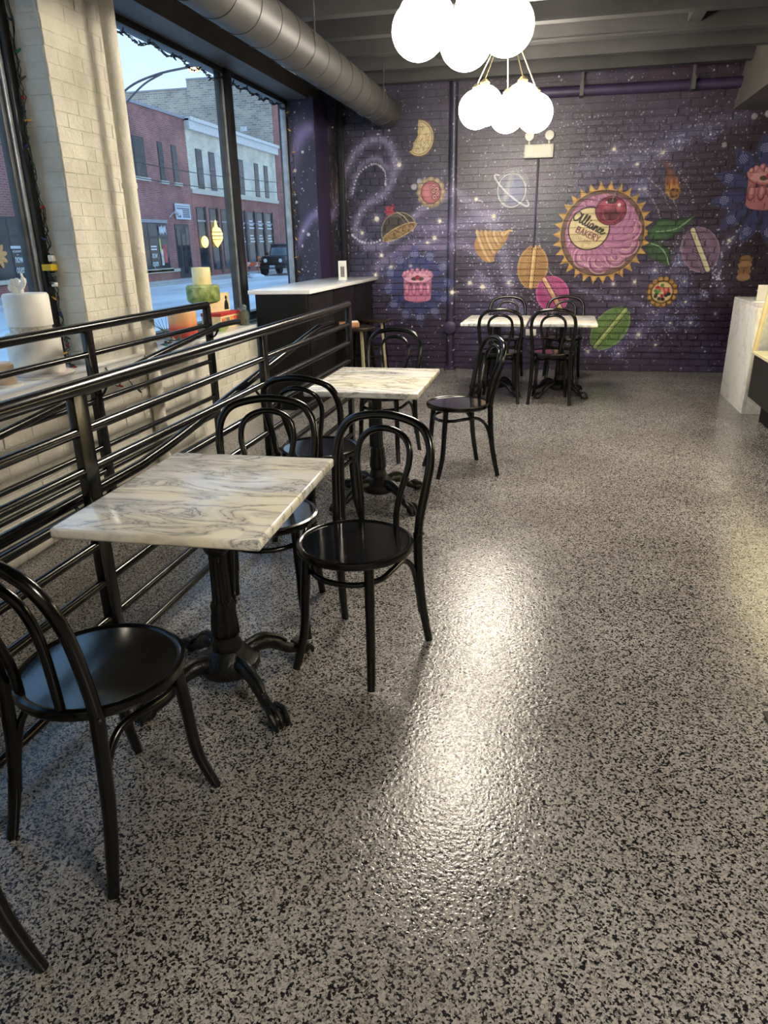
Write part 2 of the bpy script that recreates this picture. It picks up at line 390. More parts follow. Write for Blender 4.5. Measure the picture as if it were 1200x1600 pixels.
# lattice flower behind the cakes
def flower(cx, cz, r0, r1, n, rot=0, sz=1):
    for k in range(n):
        t = rot+2*math.pi*k/n; t1, t2 = t-.2, t+.2; rm = (r0+r1)*.52
        pts = [(cx+r0*math.cos(t1*1.0), cz+r0*math.sin(t1)), (cx+rm*math.cos(t-.22), cz+rm*math.sin(t-.22)), (cx+r1*math.cos(t), cz+r1*math.sin(t)), (cx+rm*math.cos(t+.22), cz+rm*math.sin(t+.22)), (cx+r0*math.cos(t2), cz+r0*math.sin(t2))]
        poly(pts, (58, 68, 138), .8, .05)
        stroke([pts[1], pts[2], pts[3]], .005, (150,156,205), .35)
        ca, sa = math.cos(t), math.sin(t)
        for i in range(5):
            for j in range(5):
                u = rm+.02+(i-2)*.018; v = (j-2)*.018
                if abs(i-2)+abs(j-2) <= 3: ell(cx+u*ca-v*sa, cz+u*sa+v*ca, .0058, .0058, (196,198,228), a=.85)
        dots([(pts[2][0], pts[2][1])], .009); dots([pts[1], pts[3]], .007)
def cake(cx, cz, hw, hh, c, dark, light):
    ell(cx, cz-hh*.72, hw*.94, hh*.28, c)
    poly([(cx-hw*.94, cz-hh*.72), (cx+hw*.94, cz-hh*.72), (cx+hw, cz+hh*.55), (cx-hw, cz+hh*.55)], c)
    ell(cx, cz+hh*.55, hw, hh*.33, light)
    for k in range(9):
        t = math.pi*k/8; x = cx-hw*math.cos(t)*.95
        ell(x, cz+hh*.62+math.sin(t)*hh*.28, hw*.15, hh*.17, c); ell(x-.006, cz+hh*.66+math.sin(t)*hh*.28, hw*.07, hh*.08, light)
    for k in range(4):
        x = cx+(k-1.5)*hw*.5
        ell(x, cz-hh*.22, hw*.2, hh*.36, dark); ell(x, cz-hh*.18, hw*.15, hh*.30, c); ell(x, cz-hh*.15, hw*.06, hh*.2, light)
    stroke(sp2([(cx-hw*.95, cz+hh*.36), (cx-hw*.5, cz+hh*.14), (cx, cz+hh*.08), (cx+hw*.5, cz+hh*.14), (cx+hw*.95, cz+hh*.36)]), .014, dark, .7)
    for dx in (-.25, .25): ell(cx+dx*hw, cz+hh*.42, hw*.2, hh*.1, (92,78,66), ang=20*dx)
    ell(cx, cz+hh*.5, hw*.16, hh*.14, (190,50,80))
    for k in range(3): ell(cx+(k-1)*hw*.5, cz+hh*.08, hw*.1, hh*.08, (110,70,92))
flower(-1.62, .97, .18, .47, 12, .1)
cake(-1.62, .97, .17, .19, (206,120,160), (165,70,120), (236,170,195))
flower(2.08, 1.9, .2, .56, 12, .2)
cake(2.08, 1.93, .2, .22, (200,120,125), (140,60,70), (230,165,160))

# bitten biscuit moon
bites = ((-.15,.06,.125),(-.07,.16,.055),(-.07,.045,.05),(-.14,-.06,.07),(-.06,.10,.045))
def bit(g): return lambda u, v: np.prod([np.clip((np.hypot(u-dx, v-dz)-r_-g)/.005+.5, 0, 1) for dx, dz, r_ in bites], axis=0)
ell(-1.6, 2.54, .17, .19, (120,95,60), cond=bit(0)); ell(-1.6, 2.54, .158, .178, (206,184,132), cond=bit(.008)); ell(-1.6, 2.54, .145, .165, (140,112,72), cond=bit(.02)); ell(-1.6, 2.54, .137, .157, (222,202,152), cond=bit(.026))
for k in range(90):
    t = rng.random()*6.28; q = .13*rng.random()**.5; dx_, dz_ = q*math.cos(t), q*1.1*math.sin(t); a_ = rng.random()*6
    if all(math.hypot(dx_-e, dz_-f) > g+.03 for e, f, g in bites): stroke([(-1.6+dx_, 2.54+dz_), (-1.6+dx_+.02*math.cos(a_), 2.54+dz_+.02*math.sin(a_))], .006, (140,110,70), .8)
# berry tart
for k in range(12):
    t = 2*math.pi*k/12; ell(-1.465+.125*math.cos(t), 1.985+.125*math.sin(t), .042, .042, (150,128,98)); ell(-1.465+.128*math.cos(t), 1.99+.128*math.sin(t), .022, .022, (186,164,124))
ell(-1.465, 1.985, .118, .122, (110,60,58)); ell(-1.465, 1.985, .105, .108, (186,92,100)); ell(-1.50, 1.98, .05, .07, (214,140,146), a=.6, soft=.03)
for dx, dz, r_ in ((.03,.06,.03),(.065,.03,.034),(.03,.01,.028),(.075,-.02,.028),(.04,-.05,.032),(.0,.05,.02)):
    ell(-1.465+dx, 1.985+dz, r_, r_, (130,54,60)); ell(-1.465+dx, 1.985+dz, r_*.7, r_*.7, (206,160,150)); ell(-1.465+dx, 1.985+dz, r_*.3, r_*.3, (120,40,46))
# chocolate dome
def rot2(pts, cx, cz, deg):
    t = R(deg); return [(cx+x*math.cos(t)-z*math.sin(t), cz+x*math.sin(t)+z*math.cos(t)) for x, z in pts]
D = (-1.845, 1.60, 24)
for k in range(28):
    x, z = rng.normal(-.01, .03), .225+rng.normal(0, .03)
    dots(rot2([(x, z)], *D), .013, (196,60,72))
arch = [(.215*math.cos(R(a)), .205*math.sin(R(a))-.02) for a in range(0, 181, 10)]
poly(rot2(arch, *D), (172,150,105)); poly(rot2([(x*.95, z*.95) for x, z in arch], *D), (72,64,60))
stroke(rot2([(.06,.18),(.12,.1),(.15,-.01)], *D), .012, (206,190,160), .9); stroke(rot2([(-.02,.17),(.07,.13),(.11,-.01)], *D), .01, (120,108,92), .8)
ell(*rot2([(0,-.03)], *D)[0], .222, .062, (196,172,118), ang=24); ell(*rot2([(0,-.03)], *D)[0], .205, .05, (126,92,58), ang=24)
for k in range(80):
    t = rng.random()*6.28; q = rng.random()**.5; dots(rot2([(.2*q*math.cos(t), -.03+.046*q*math.sin(t))], *D), .007, (188,150,92))
# ringed planet
ell(-.56, 1.98, .155, .175, (176,186,196), ang=20, a=.7); ell(-.56, 1.98, .145, .165, (92,96,132), ang=20, a=.9); ell(-.60, 2.0, .03, .15, (206,210,190), ang=-15, a=.6, soft=.03); ell(-.53, 1.97, .08, .12, (120,132,190), a=.5, soft=.06)
stroke([( -.56+.25*math.cos(t)*math.cos(-.7)-.05*math.sin(t)*math.sin(-.7), 1.98+.25*math.cos(t)*math.sin(-.7)+.05*math.sin(t)*math.cos(-.7)) for t in np.linspace(2.6, 6.9, 24)], .02, (206,210,220), .85)
for sc_ in (1.12, 1.25): stroke([(-.56+.155*sc_*math.cos(t), 1.98+.175*sc_*math.sin(t)) for t in np.linspace(.3, 2.4, 14)], .009, (180,186,200), .6)
stroke([(-.56+.155*math.cos(t), 1.98+.175*math.sin(t)) for t in np.linspace(0, 6.28, 40)], .012, (196,204,206), .8)
# meringue cone
pts = [(-.96,1.42),(-.93,1.33),(-.84,1.24),(-.74,1.23),(-.71,1.32),(-.62,1.42),(-.56,1.56),(-.62,1.56),(-.7,1.53),(-.8,1.55),(-.92,1.52)]
poly(sp2(pts+[pts[0]], 4), (176,128,72))
for k in range(7):
    t = k/6; cx, cz = -.86+.23*t, 1.41+.12*t; rr = .165*(1-t)+.03
    ell(cx, cz, .032, rr, (216,180,126) if k % 2 == 0 else (192,150,92), ang=25); ell(cx+.012, cz, .012, rr*.85, (120,78,50), ang=25, a=.6)
stroke([(-.62,1.52),(-.57,1.57),(-.535,1.56)], .02, (206,176,120))
# macarons
def macaron(cx, cz, L, Wd, ang, c, dk, lt, fill):
    ell(cx, cz, L*1.03, Wd*1.04, lt, ang=ang)
    ell(cx, cz, L, Wd, c, ang=ang)
    ell(cx, cz, L*.93, Wd*.9, dk, ang=ang, a=.35, cond=lambda u, v: (np.abs(v) > Wd*.42)*1.0)
    ell(cx, cz, L*.8, Wd*.78, lt, ang=ang, a=.3, soft=.05, cond=lambda u, v: (v > Wd*.4)*1.0)
    ell(cx, cz, L*1.02, Wd, dk, ang=ang, cond=lambda u, v: (np.abs(v) < Wd*.40)*1.0)
    t = R(ang); n = int(L/.018)
    for s in (-1, 1):
        for k in range(n):
            u = (k/(n-1)*2-1)*L*.96; v = s*Wd*.29
            x, z = cx+u*math.cos(t)-v*math.sin(t), cz+u*math.sin(t)+v*math.cos(t)
            ell(x, z, .016, .016, lt); ell(x, z, .009, .009, dk)
    a_, b_ = (cx-L*.97*math.cos(t), cz-L*.97*math.sin(t)), (cx+L*.97*math.cos(t), cz+L*.97*math.sin(t))
    stroke([a_, b_], Wd*.34, dk); stroke([a_, b_], Wd*.26, fill)
    q = .04*Wd
    stroke([(a_[0]-math.sin(t)*q, a_[1]+math.cos(t)*q), (b_[0]-math.sin(t)*q, b_[1]+math.cos(t)*q)], Wd*.06, (245,238,215), .6)
macaron(-.285, 1.165, .225, .165, 87, (182,134,72), (120,78,40), (212,172,104), (216,170,98))
macaron(-.045, .87, .2, .175, -58, (196,64,142), (122,34,86), (226,120,180), (222,170,112))
macaron(1.5, 1.325, .235, .185, -63, (140,104,138), (92,62,92), (176,150,182), (226,216,164))
macaron(.63, .485, .26, .175, 54, (104,146,74), (58,92,40), (150,182,112), (156,178,92))
# logo tart in its paper cup
TX, TZ = .45, 1.51
q = region(TX-.6, TX+.6, TZ-.6, TZ+.6); sl, Xq, Zq = q; rr = np.hypot(Xq-TX, Zq-TZ); th = np.arctan2(Zq-TZ, Xq-TX)
ft = (th*30/(2*math.pi)) % 1
edge = .455+.085*np.abs(2*ft-1)**1.7
lay(sl, np.exp(-((rr-.5)/.07)**2)*.35, (60,48,110))
lay(sl, np.clip((edge-rr)/.005+.5, 0, 1), (188,138,58))
lay(sl, np.clip((edge-rr)/.005+.5, 0, 1)*np.clip(1.6*np.abs(2*ft-1)-.4, 0, 1)*.7, (222,178,88))
lay(sl, np.clip((edge-rr)/.005+.5, 0, 1)*np.clip(1-3*np.abs(2*ft-1), 0, 1)*.65, (122,82,36))
ell(TX, TZ, .455, .455, (214,170,84)); ell(TX, TZ, .447, .447, (70,48,40)); ell(TX, TZ, .44, .44, (104,74,66))
q = region(TX-.45, TX+.45, TZ-.45, TZ+.45); sl, Xq, Zq = q; lay(sl, (np.hypot(Xq-TX, Zq-TZ) < .44)*np.clip(n2[sl]-.35, 0, .4), (140,104,90))
ell(TX, TZ+.01, .395, .395, (168,98,146))
for k in range(20):
    t0 = 2*math.pi*k/20+.1
    for j in range(4):
        pts = [(TX+(.10+.29*u)*math.cos(t0+1.1*u+.045*j), TZ+.01+(.10+.29*u)*math.sin(t0+1.1*u+.045*j)) for u in np.linspace(0, 1, 9)]
        stroke(pts, .02, [(206,140,186),(150,78,130),(222,168,190),(186,112,164)][j], .75)
for k in range(24):
    t = rng.random()*6.28; dots([(TX+.36*math.cos(t), TZ+.36*math.sin(t))], .009, (240,206,220))
for cx, cz, r_, t0 in ((.62,1.28,.12,-100),(.72,1.40,.13,-60),(.74,1.55,.12,-30),(.45,1.22,.13,-130),(.28,1.27,.12,-160)):
    for j in range(5):
        stroke([(cx+(r_-.022*j)*math.cos(R(t0+a_)), cz+(r_-.022*j)*math.sin(R(t0+a_))) for a_ in range(-70, 71, 14)], .014, [(228,180,198),(150,78,130),(214,150,188),(232,192,180),(160,90,140)][j], .8)
DX, DZ = .305, 1.565
ell(DX, DZ, .226, .226, (40,26,30)); ell(DX, DZ, .214, .214, (226,206,150)); ell(DX-.04, DZ+.03, .12, .12, (236,220,172), a=.7, soft=.1)
def write(strokes, ox, oz, sc, deg, wd, col, a=1):
    for s in strokes: stroke(rot2([(x*sc, z*sc) for x, z in s], ox, oz, deg), wd, col, a)
scr = [sp2([(1.15,1.35),(.75,1.75),(.3,1.7),(-.05,1.2),(-.1,.55),(.15,.1),(.55,.05),(.95,.5),(1.2,1.2),(1.35,1.7),(1.3,.9),(1.35,.2),(1.6,.1),(1.9,.6),(2.15,1.5),(2.1,1.95),(1.95,1.7),(1.92,.7),(2.0,.1),(2.25,.1),(2.5,.6),(2.75,1.5),(2.7,1.95),(2.55,1.7),(2.52,.7),(2.6,.1),(2.85,.1),(3.05,.5),(3.15,.95),(3.12,.2),(3.3,.05),(3.55,.45)], 5),
       [(3.25,1.3),(3.28,1.35)],
       sp2([(4.1,.85),(3.8,.95),(3.55,.6),(3.6,.1),(3.9,.1),(4.12,.8),(4.15,.15),(4.35,.1),(4.5,.5),(4.58,.95),(4.55,.05),(4.75,.7),(4.95,.95),(5.05,.7),(5.05,.1),(5.25,.1),(5.45,.45),(5.8,.85),(5.55,.95),(5.4,.5),(5.55,.08),(5.85,.15),(6.1,.45),(6.35,.75),(6.25,.98),(6.05,.8),(6.0,.3),(6.25,.05),(6.6,.3),(6.85,.55)], 5)]
write(scr, .125, 1.665, .056, -27, .0135, (30,22,26))
CAP = dict(B=[[(0,0),(0,1)],[(0,1),(.45,.95),(.45,.6),(0,.53),(.52,.45),(.52,.05),(0,0)]], A=[[(0,0),(.3,1),(.6,0)],[(.12,.38),(.48,.38)]], K=[[(0,0),(0,1)],[(.5,1),(0,.45),(.52,0)]],
           E=[[(.45,1),(0,1),(0,0),(.45,0)],[(0,.52),(.36,.52)]], R=[[(0,0),(0,1),(.45,.95),(.45,.58),(0,.5)],[(.2,.5),(.5,0)]], Y=[[(0,1),(.28,.5),(.56,1)],[(.28,.5),(.28,0)]],
           C=[[(.5,.85),(.3,1),(.08,.85),(0,.5),(.08,.15),(.3,0),(.5,.15)]], H=[[(0,0),(0,1)],[(.48,0),(.48,1)],[(0,.5),(.48,.5)]], I=[[(.05,0),(.05,1)]],
           G=[[(.5,.85),(.3,1),(.08,.85),(0,.5),(.08,.15),(.3,0),(.52,.15),(.52,.45),(.3,.45)]], O=[[(.3,1),(.08,.85),(0,.5),(.08,.15),(.3,0),(.52,.15),(.6,.5),(.52,.85),(.3,1)]])
def caps(word, ox, oz, h, deg, wd, col, a=1, gap=.24):
    x = 0; t = R(deg)
    for ch in word:
        g = CAP[ch]
        write(g, ox+x*h*math.cos(t), oz+x*h*math.sin(t), h, deg, wd, col, a)
        x += max(p[0] for s in g for p in s)+gap
caps('BAKERY', .165, 1.535, .062, -24, .0105, (120,52,76))
caps('CHICAGO', .165, 1.462, .036, -22, .0055, (150,128,100), .8)
# cherry
ell(.525, 1.745, .165, .15, (60,26,38)); ell(.525, 1.745, .155, .142, (150,40,72)); ell(.53, 1.72, .11, .085, (92,20,40), soft=.05); ell(.49, 1.80, .06, .045, (196,84,112), soft=.04); ell(.60, 1.79, .045, .05, (206,90,116), soft=.04)
stroke(sp2([(.44,1.74),(.46,1.67),(.53,1.635),(.6,1.66),(.64,1.73)]), .014, (196,96,120), .7, .01)
ell(.525, 1.845, .055, .03, (60,30,40)); ell(.605, 1.80, .018, .02, (245,225,225)); ell(.47, 1.83, .012, .012, (240,215,215))
stroke(sp2([(.53,1.84),(.55,1.92),(.59,1.98),(.6,2.06)]), .018, (92,84,88)); stroke(sp2([(.53,1.84),(.55,1.92),(.59,1.98)]), .007, (150,140,140))
# leaves
l1 = sp2([(.93,1.53),(1.0,1.62),(1.1,1.65),(1.22,1.635),(1.40,1.67),(1.30,1.55),(1.18,1.46),(1.05,1.42),(.95,1.45),(.93,1.53)], 5)
poly(l1, (36,70,42)); poly([(1.13+(x-1.13)*.86, 1.54+(z-1.54)*.8) for x, z in l1], (68,112,66), .8, .03); stroke(sp2([(1.02,1.52),(1.15,1.53),(1.25,1.56),(1.38,1.66)]), .012, (150,184,140))
for k in range(4): stroke(sp2([(1.06+.06*k,1.525+.008*k),(1.08+.06*k,1.57+.01*k),(1.13+.06*k,1.6+.008*k)]), .008, (36,70,40), .8); stroke(sp2([(1.06+.06*k,1.52+.008*k),(1.09+.05*k,1.48+.012*k),(1.12+.05*k,1.46+.018*k)]), .008, (36,70,40), .8)
l2 = sp2([(.93,1.39),(1.0,1.42),(1.1,1.39),(1.18,1.33),(1.2,1.25),(1.19,1.16),(1.1,1.2),(1.0,1.25),(.93,1.33),(.93,1.39)], 5)
poly(l2, (30,60,34)); poly([(1.07+(x-1.07)*.85, 1.3+(z-1.3)*.82) for x, z in l2], (58,102,58), .8, .03); stroke(sp2([(.98,1.40),(1.08,1.36),(1.15,1.28),(1.19,1.18)]), .012, (160,190,150))
for k in range(4): stroke([(1.02+.04*k,1.385-.035*k),(1.0+.045*k,1.33-.03*k)], .007, (30,58,32), .8)
# comet biscuit
poly([(1.02,2.24),(1.06,2.12),(1.06,2.0),(1.10,1.93),(1.22,1.93),(1.20,2.0),(1.12,2.12)], (150,78,52), .75, .04); poly([(1.06,2.05),(1.08,1.96),(1.12,2.05),(1.15,1.97),(1.17,2.06),(1.2,1.96),(1.22,1.9),(1.07,1.9)], (206,140,58), .85, .015)
ell(1.16, 1.905, .066, .066, (182,130,70)); ell(1.16, 1.905, .052, .052, (150,104,58))
for k in range(9): t = rng.random()*6.28; dots([(1.16+.035*math.cos(t), 1.905+.035*math.sin(t))], .010, (70,42,30))
# fruit tart
for k in range(14):
    t = 2*math.pi*k/14; ell(1.155+.135*math.cos(t), .885+.135*math.sin(t), .036, .036, (112,74,32)); ell(1.155+.138*math.cos(t), .89+.138*math.sin(t), .024, .024, (196,146,66))
ell(1.155, .885, .125, .125, (104,66,30)); ell(1.155, .885, .11, .112, (214,176,104)); ell(1.155, .885, .10, .102, (222,196,140))
for k in range(5): stroke([(1.12+.025*k,.94-.004*k),(1.13+.025*k,.90-.004*k)], .02, [(206,60,58),(232,130,110)][k % 2])
for x, z, c in ((1.085,.9,(70,130,56)),(1.10,.87,(56,112,46)),(1.12,.895,(96,150,70)),(1.09,.84,(40,30,44)),(1.13,.815,(44,32,50)),(1.17,.81,(40,30,46)),(1.2,.85,(36,30,66)),(1.23,.865,(40,34,70)),(1.16,.845,(190,50,56)),(1.19,.88,(200,60,60)),(1.1,.935,(206,60,60)),(1.15,.96,(60,110,50))): ell(x, z, .02, .018, c)
# shell biscuit peeping by the counter, streaks at the far corner
for k in range(4): ell(1.98+.0*k, 1.22-.06*k, .07, .045, [(150,104,62),(176,130,84)][k % 2])
stroke(sp2([(-3.0,2.05),(-2.93,2.35),(-2.82,2.55),(-2.72,2.62)]), .09, (140,122,180), .8, soft=.05)
stroke(sp2([(-2.95,1.35),(-2.87,1.55),(-2.75,1.72),(-2.66,1.78)]), .05, (140,126,182), .8, soft=.05)
dots([(-2.9,2.22),(-2.93,2.1),(-2.92,1.98),(-2.90,1.9),(-2.8,2.4),(-2.78,1.56),(-2.84,1.6),(-2.86,1.44)], .016)
for k in range(70):
    x, z = rng.normal(-2.56, .035), rng.normal(2.12, .12); stroke([(x, z), (x+.01, z-.07)], .008, (146,120,84), .7)
for k in range(40):
    x, z = rng.normal(-2.55, .07), rng.normal(1.65, .3); stroke([(x, z), (x, z-.05)], .008, (186,182,196), .6)
lum = CV.mean(2, keepdims=True); CV[:] = (CV*.84+lum*.16)*.93
IMG = bpy.data.images.new('mural_paint', MW, MH, alpha=False)
px = np.ones((MH, MW, 4), np.float32); px[..., :3] = np.clip(CV, 0, 1)
IMG.pixels.foreach_set(px.ravel()); IMG.update(); IMG.pack()
def mural_nodes(n, l, b):
    g = n.new('ShaderNodeNewGeometry'); s1 = n.new('ShaderNodeSeparateXYZ'); cb = n.new('ShaderNodeCombineXYZ'); im = n.new('ShaderNodeTexImage')
    im.image = IMG; im.extension = 'EXTEND'; l.new(g.outputs['Position'], s1.inputs[0])
    for i, (k, o_, L) in enumerate((('X', MX0, MX1-MX0), ('Z', 0, MZ1))):
        a = n.new('ShaderNodeMath'); a.operation = 'SUBTRACT'; a.inputs[1].default_value = o_
        d = n.new('ShaderNodeMath'); d.operation = 'DIVIDE'; d.inputs[1].default_value = L
        l.new(s1.outputs[k], a.inputs[0]); l.new(a.outputs[0], d.inputs[0]); l.new(d.outputs[0], cb.inputs[i])
    l.new(cb.outputs[0], im.inputs[0]); l.new(im.outputs[0], b.inputs['Base Color'])
    t2 = noise(n, l, 60, 5, .6, vec='World'); bump(n, l, t2.outputs['Fac'], b, .4, .008)
MURAL = mat('mural_paint', rough=.34, build=mural_nodes)
# ------------------------------------------------------------------ room shell
SLOPE = math.atan(.0344)                          # the mural wall is a touch out of square
WALLX, PILX, WINX, SILLZ = -2.66, -2.74, -3.0, .79
def wy(x): return 8.797 + .0344*x
mb = MB().box(-1.52, 5, -2.5, 9.1, -.5, 0).box(WALLX-.4, -1.52, 5.1, 9.1, -.5, 0)
struct(obj('floor', mb, FLOOR, smooth=0))
mb = MB().add([(WALLX-.1,5.1,0),(-1.52,5.1,0),(-1.52,2.3,-.12),(WALLX-.1,2.3,-.12),(WALLX-.1,-2.5,-.12),(-1.52,-2.5,-.12)], [(0,3,2,1),(3,4,5,2)])
mb.add([(WALLX-.1,5.1,-.5),(-1.52,5.1,-.5),(-1.52,-2.5,-.5),(WALLX-.1,-2.5,-.5)], [(0,1,2,3)])
struct(obj('ramp', mb, FLOOR, smooth=0))

def brick_mesh(name, L, H, D, m_):               # local: length x, height z, proud towards -y
    return mesh_of(MB().box(-L/2, L/2, -D, 0, -H/2, H/2), name, m_, bevel=.004, bseg=1, smooth=0)
# mural wall
wb = obj('wall_back', MB().box(-3.2, 5.2, .0, .25, -.1, 3.45), MURAL, loc=(0, 8.797, 0), rot=(0,0,SLOPE), smooth=0); struct(wb)
CH, BL = .0715, .215
full = brick_mesh('brick', BL-.013, CH-.013, .016, MURAL); half = brick_mesh('brick', BL/2-.013, CH-.013, .016, MURAL)
rest = MB(); cnt = 0
for j in range(int(3.1/CH)):
    z0 = (j+.5)*CH; hdr = (j % 6 == 5); L = BL/2 if hdr else BL
    off = (j % 2)*L/2 - 2.65
    for i in range(int(5.2/L)):
        x0 = off+(i+.5)*L
        if x0-L/2 < -2.68: continue
        jx, jz = random.uniform(-.002,.002), random.uniform(-.0015,.0015)
        if .12 < x0 < 1.62 and cnt < 300 and j < 44 and .15 < z0 < 2.75:
            o = link('brick', half if hdr else full, wb, (x0+jx, random.uniform(-.001,.001), z0+jz)); cnt += 1
        else:
            d = .016+random.uniform(-.0015,.0015); e = L/2-.0065; h = CH/2-.0065
            rest.box(x0-e+jx, x0+e+jx, -d, 0, z0-h+jz, z0+h+jz)
tag(obj('brickwork', rest, MURAL, wb, smooth=0), kind='stuff')

# window side: low brick wall, brick pier, header, far pier
wl_ = obj('wall_left', MB().box(-3.12, WALLX, -2.5, 8.9, -.5, SILLZ-.05).box(-3.12, -2.74, -2.5, 9.0, 2.93, 3.45).box(-3.12, -2.7, -2.5, .6, SILLZ-.05, 2.93), CREAM, smooth=0); struct(wl_)
obj('header', MB().box(-3.0, -2.70, -2.4, 8.75, 2.905, 3.4), DARKPAINT, wl_, smooth=0)
pil = obj('wall_pier', MB().box(-3.03, PILX, 3.89, 4.50, SILLZ-.05, 2.93), CREAM, smooth=0); struct(pil)
fp = obj('wall_pier_painted', MB().box(-3.03, WALLX, 8.22, 8.74, -.1, 2.93), MURAL, smooth=0); struct(fp)
obj('inner_face', MB().box(WALLX, WALLX+.006, 8.22, 8.70, 1.085, 2.9), DKPURPLE, fp, smooth=0)
cw = .0765; bl = .215
def field_x(parent, x, y0, y1, z0, z1):           # bricks on a face looking +X
    n = int((z1-z0)/cw)
    for j in range(n):
        zc = z0+(j+.5)*cw; y = y0-(j % 2)*bl/2
        while y < y1-.02:
            a, b = max(y, y0), min(y+bl, y1)
            if b-a > .05:
                key = round(b-a, 2)
                me = BM.setdefault(key, None) or brick_mesh('brick', key-.004, cw-.004, .005, CREAM); BM[key] = me
                link('brick', me, parent, (x+random.uniform(-.003,.001), (a+b)/2, zc+random.uniform(-.002,.002)), (random.uniform(-.006,.006), 0, R(90)))
            y += bl
BM = {}
field_x(wl_, WALLX, 2.5, 6.2, -.10, SILLZ-.06)
field_x(pil, PILX, 3.89, 4.50, SILLZ, 2.90)
for j in range(int((2.9-SILLZ)/cw)):              # side of the pier
    zc = SILLZ+(j+.5)*cw; W_ = .255
    parts_ = [(PILX-W_/2, .25)] if j % 2 else [(PILX-.065, .12), (PILX-.195, .12)]
    for xc, L in parts_:
        me = BM.setdefault(('s', L), None) or brick_mesh('brick', L-.004, cw-.004, .004, CREAM); BM[('s', L)] = me
        link('brick', me, pil, (xc, 3.89, zc+random.uniform(-.002,.002)), (0, 0, 0))
sill = obj('trim_1', MB().box(-3.04, WALLX+.035, .6, 6.18, SILLZ-.05, SILLZ), QUARTZ, bevel=.004); struct(sill)
struct(obj('wall_right', MB().box(4.9, 5.1, -2.5, 9.2, -.1, 3.45), DARKPAINT, smooth=0))
struct(obj('wall_front', MB().box(-3.12, 5.1, -2.7, -2.5, -.5, 3.45), CREAM, smooth=0))
# ceiling with joists
ce = obj('ceiling', MB().box(-3.12, 5.1, -2.6, 9.2, 3.30, 3.45), CEIL, smooth=0); struct(ce)
jm = mesh_of(MB().box(-2.74, 4.9, -.045, .045, 3.06, 3.30).box(-2.74, 4.9, -.052, .052, 3.045, 3.062), 'joist', CEIL, smooth=0)
y = 8.52
while y > -2.3:
    link('joist', jm, ce, (0, y, 0)); y -= .62
for x, y in ((.95, 6.97), (-1.2, 7.6), (2.0, 5.7)): obj('blocking', MB().box(x-.05, x+.05, y-.30, y+.28, 3.10, 3.28), CEIL, ce, smooth=0)
# bulkhead over the counter
bk = obj('trim_2', MB().add([(1.64,1.0,2.67),(4.9,1.0,2.5),(4.9,8.84,2.5),(1.64,8.84,2.67),(1.72,1.0,3.30),(4.9,1.0,3.3),(4.9,8.84,3.3),(1.72,8.84,3.30)], [(0,3,2,1),(4,5,6,7),(0,1,5,4),(1,2,6,5),(2,3,7,6),(3,0,4,7)]), mat('bulkhead_paint', rough=.5, build=var(sr(88,84,80), sr(102,98,93), 3, vec='World')), smooth=0); struct(bk)

# windows
def window(name, y0, y1, mull, z0=SILLZ, z1=2.92):
    wd = obj(name, MB().box(WINX-.05, WINX+.05, y0, y1, z1-.06, z1+.02).box(WINX-.05, WINX+.05, y0, y1, z0-.03, z0+.05).box(WINX-.05, WINX+.05, y0, y0+.06, z0, z1).box(WINX-.05, WINX+.05, y1-.06, y1, z0, z1), FRAME, bevel=.004); struct(wd)
    e = [y0+.06]
    for ym, wdt in mull:
        obj('mullion', MB().box(WINX-.02, WINX+.07, ym-wdt/2, ym+wdt/2, z0, z1), FRAME, wd, bevel=.005)
        obj('jamb', MB().box(WINX-.015, WINX+.03, ym-wdt/2-.06, ym-wdt/2, z0, z1), STEEL, wd, bevel=.003)
        obj('glazing_strip', MB().box(WINX+.03, WINX+.045, ym-wdt/2-.03, ym-wdt/2, z0, z1), ALU, wd, bevel=.003)
        e += [ym-wdt/2-.06, ym+wdt/2]
    e.append(y1-.06)
    for a, b in zip(e[0::2], e[1::2]):
        obj('pane', MB().box(WINX-.006, WINX+.006, a-.01, b+.01, z0+.04, z1-.05), GLASS, wd, smooth=0)
    return wd
w1 = window('window_1', .6, 4.0, ((3.90, .15), (2.1, .1)))
w2 = window('window_2', 4.40, 8.26, ((6.70, .13),))
obj('glazing_strip', MB().box(WINX-.02, WINX+.04, 8.18, 8.20, SILLZ, 2.88), ALU, w2, bevel=.003)

# ------------------------------------------------------------------ fixed pipes and duct
d = thing('air_duct', 'fat grey painted round air duct running under the ceiling along the windows', 'duct', (-1.93, 0, 2.785))
obj('tube', MB().tube([(0,-2.4,0),(0,8.55,0)], .155, 40), DUCT, d)
sm = mesh_of(MB().tube([(0,-.006,0),(0,.006,0)], .159, 40), 'seam', DUCT)
y = 1.0
while y < 8.5: link('seam', sm, d, (0, y, 0)); y += .33
for y in (5.6, 7.75):
    obj('hanger', MB().tube([(-.158, y, .3), (-.158, y, 0), (-.12, y, -.11), (0, y, -.163), (.12, y, -.11), (.158, y, 0), (.158, y, .3)], .006, 6), DUCT, d)
for y0, y1 in ((5.55, 5.85), (7.6, 7.85)):
    obj('tape', MB().box(-.085, -.08, y0, y1, -.136, -.128), WHITEP, d)

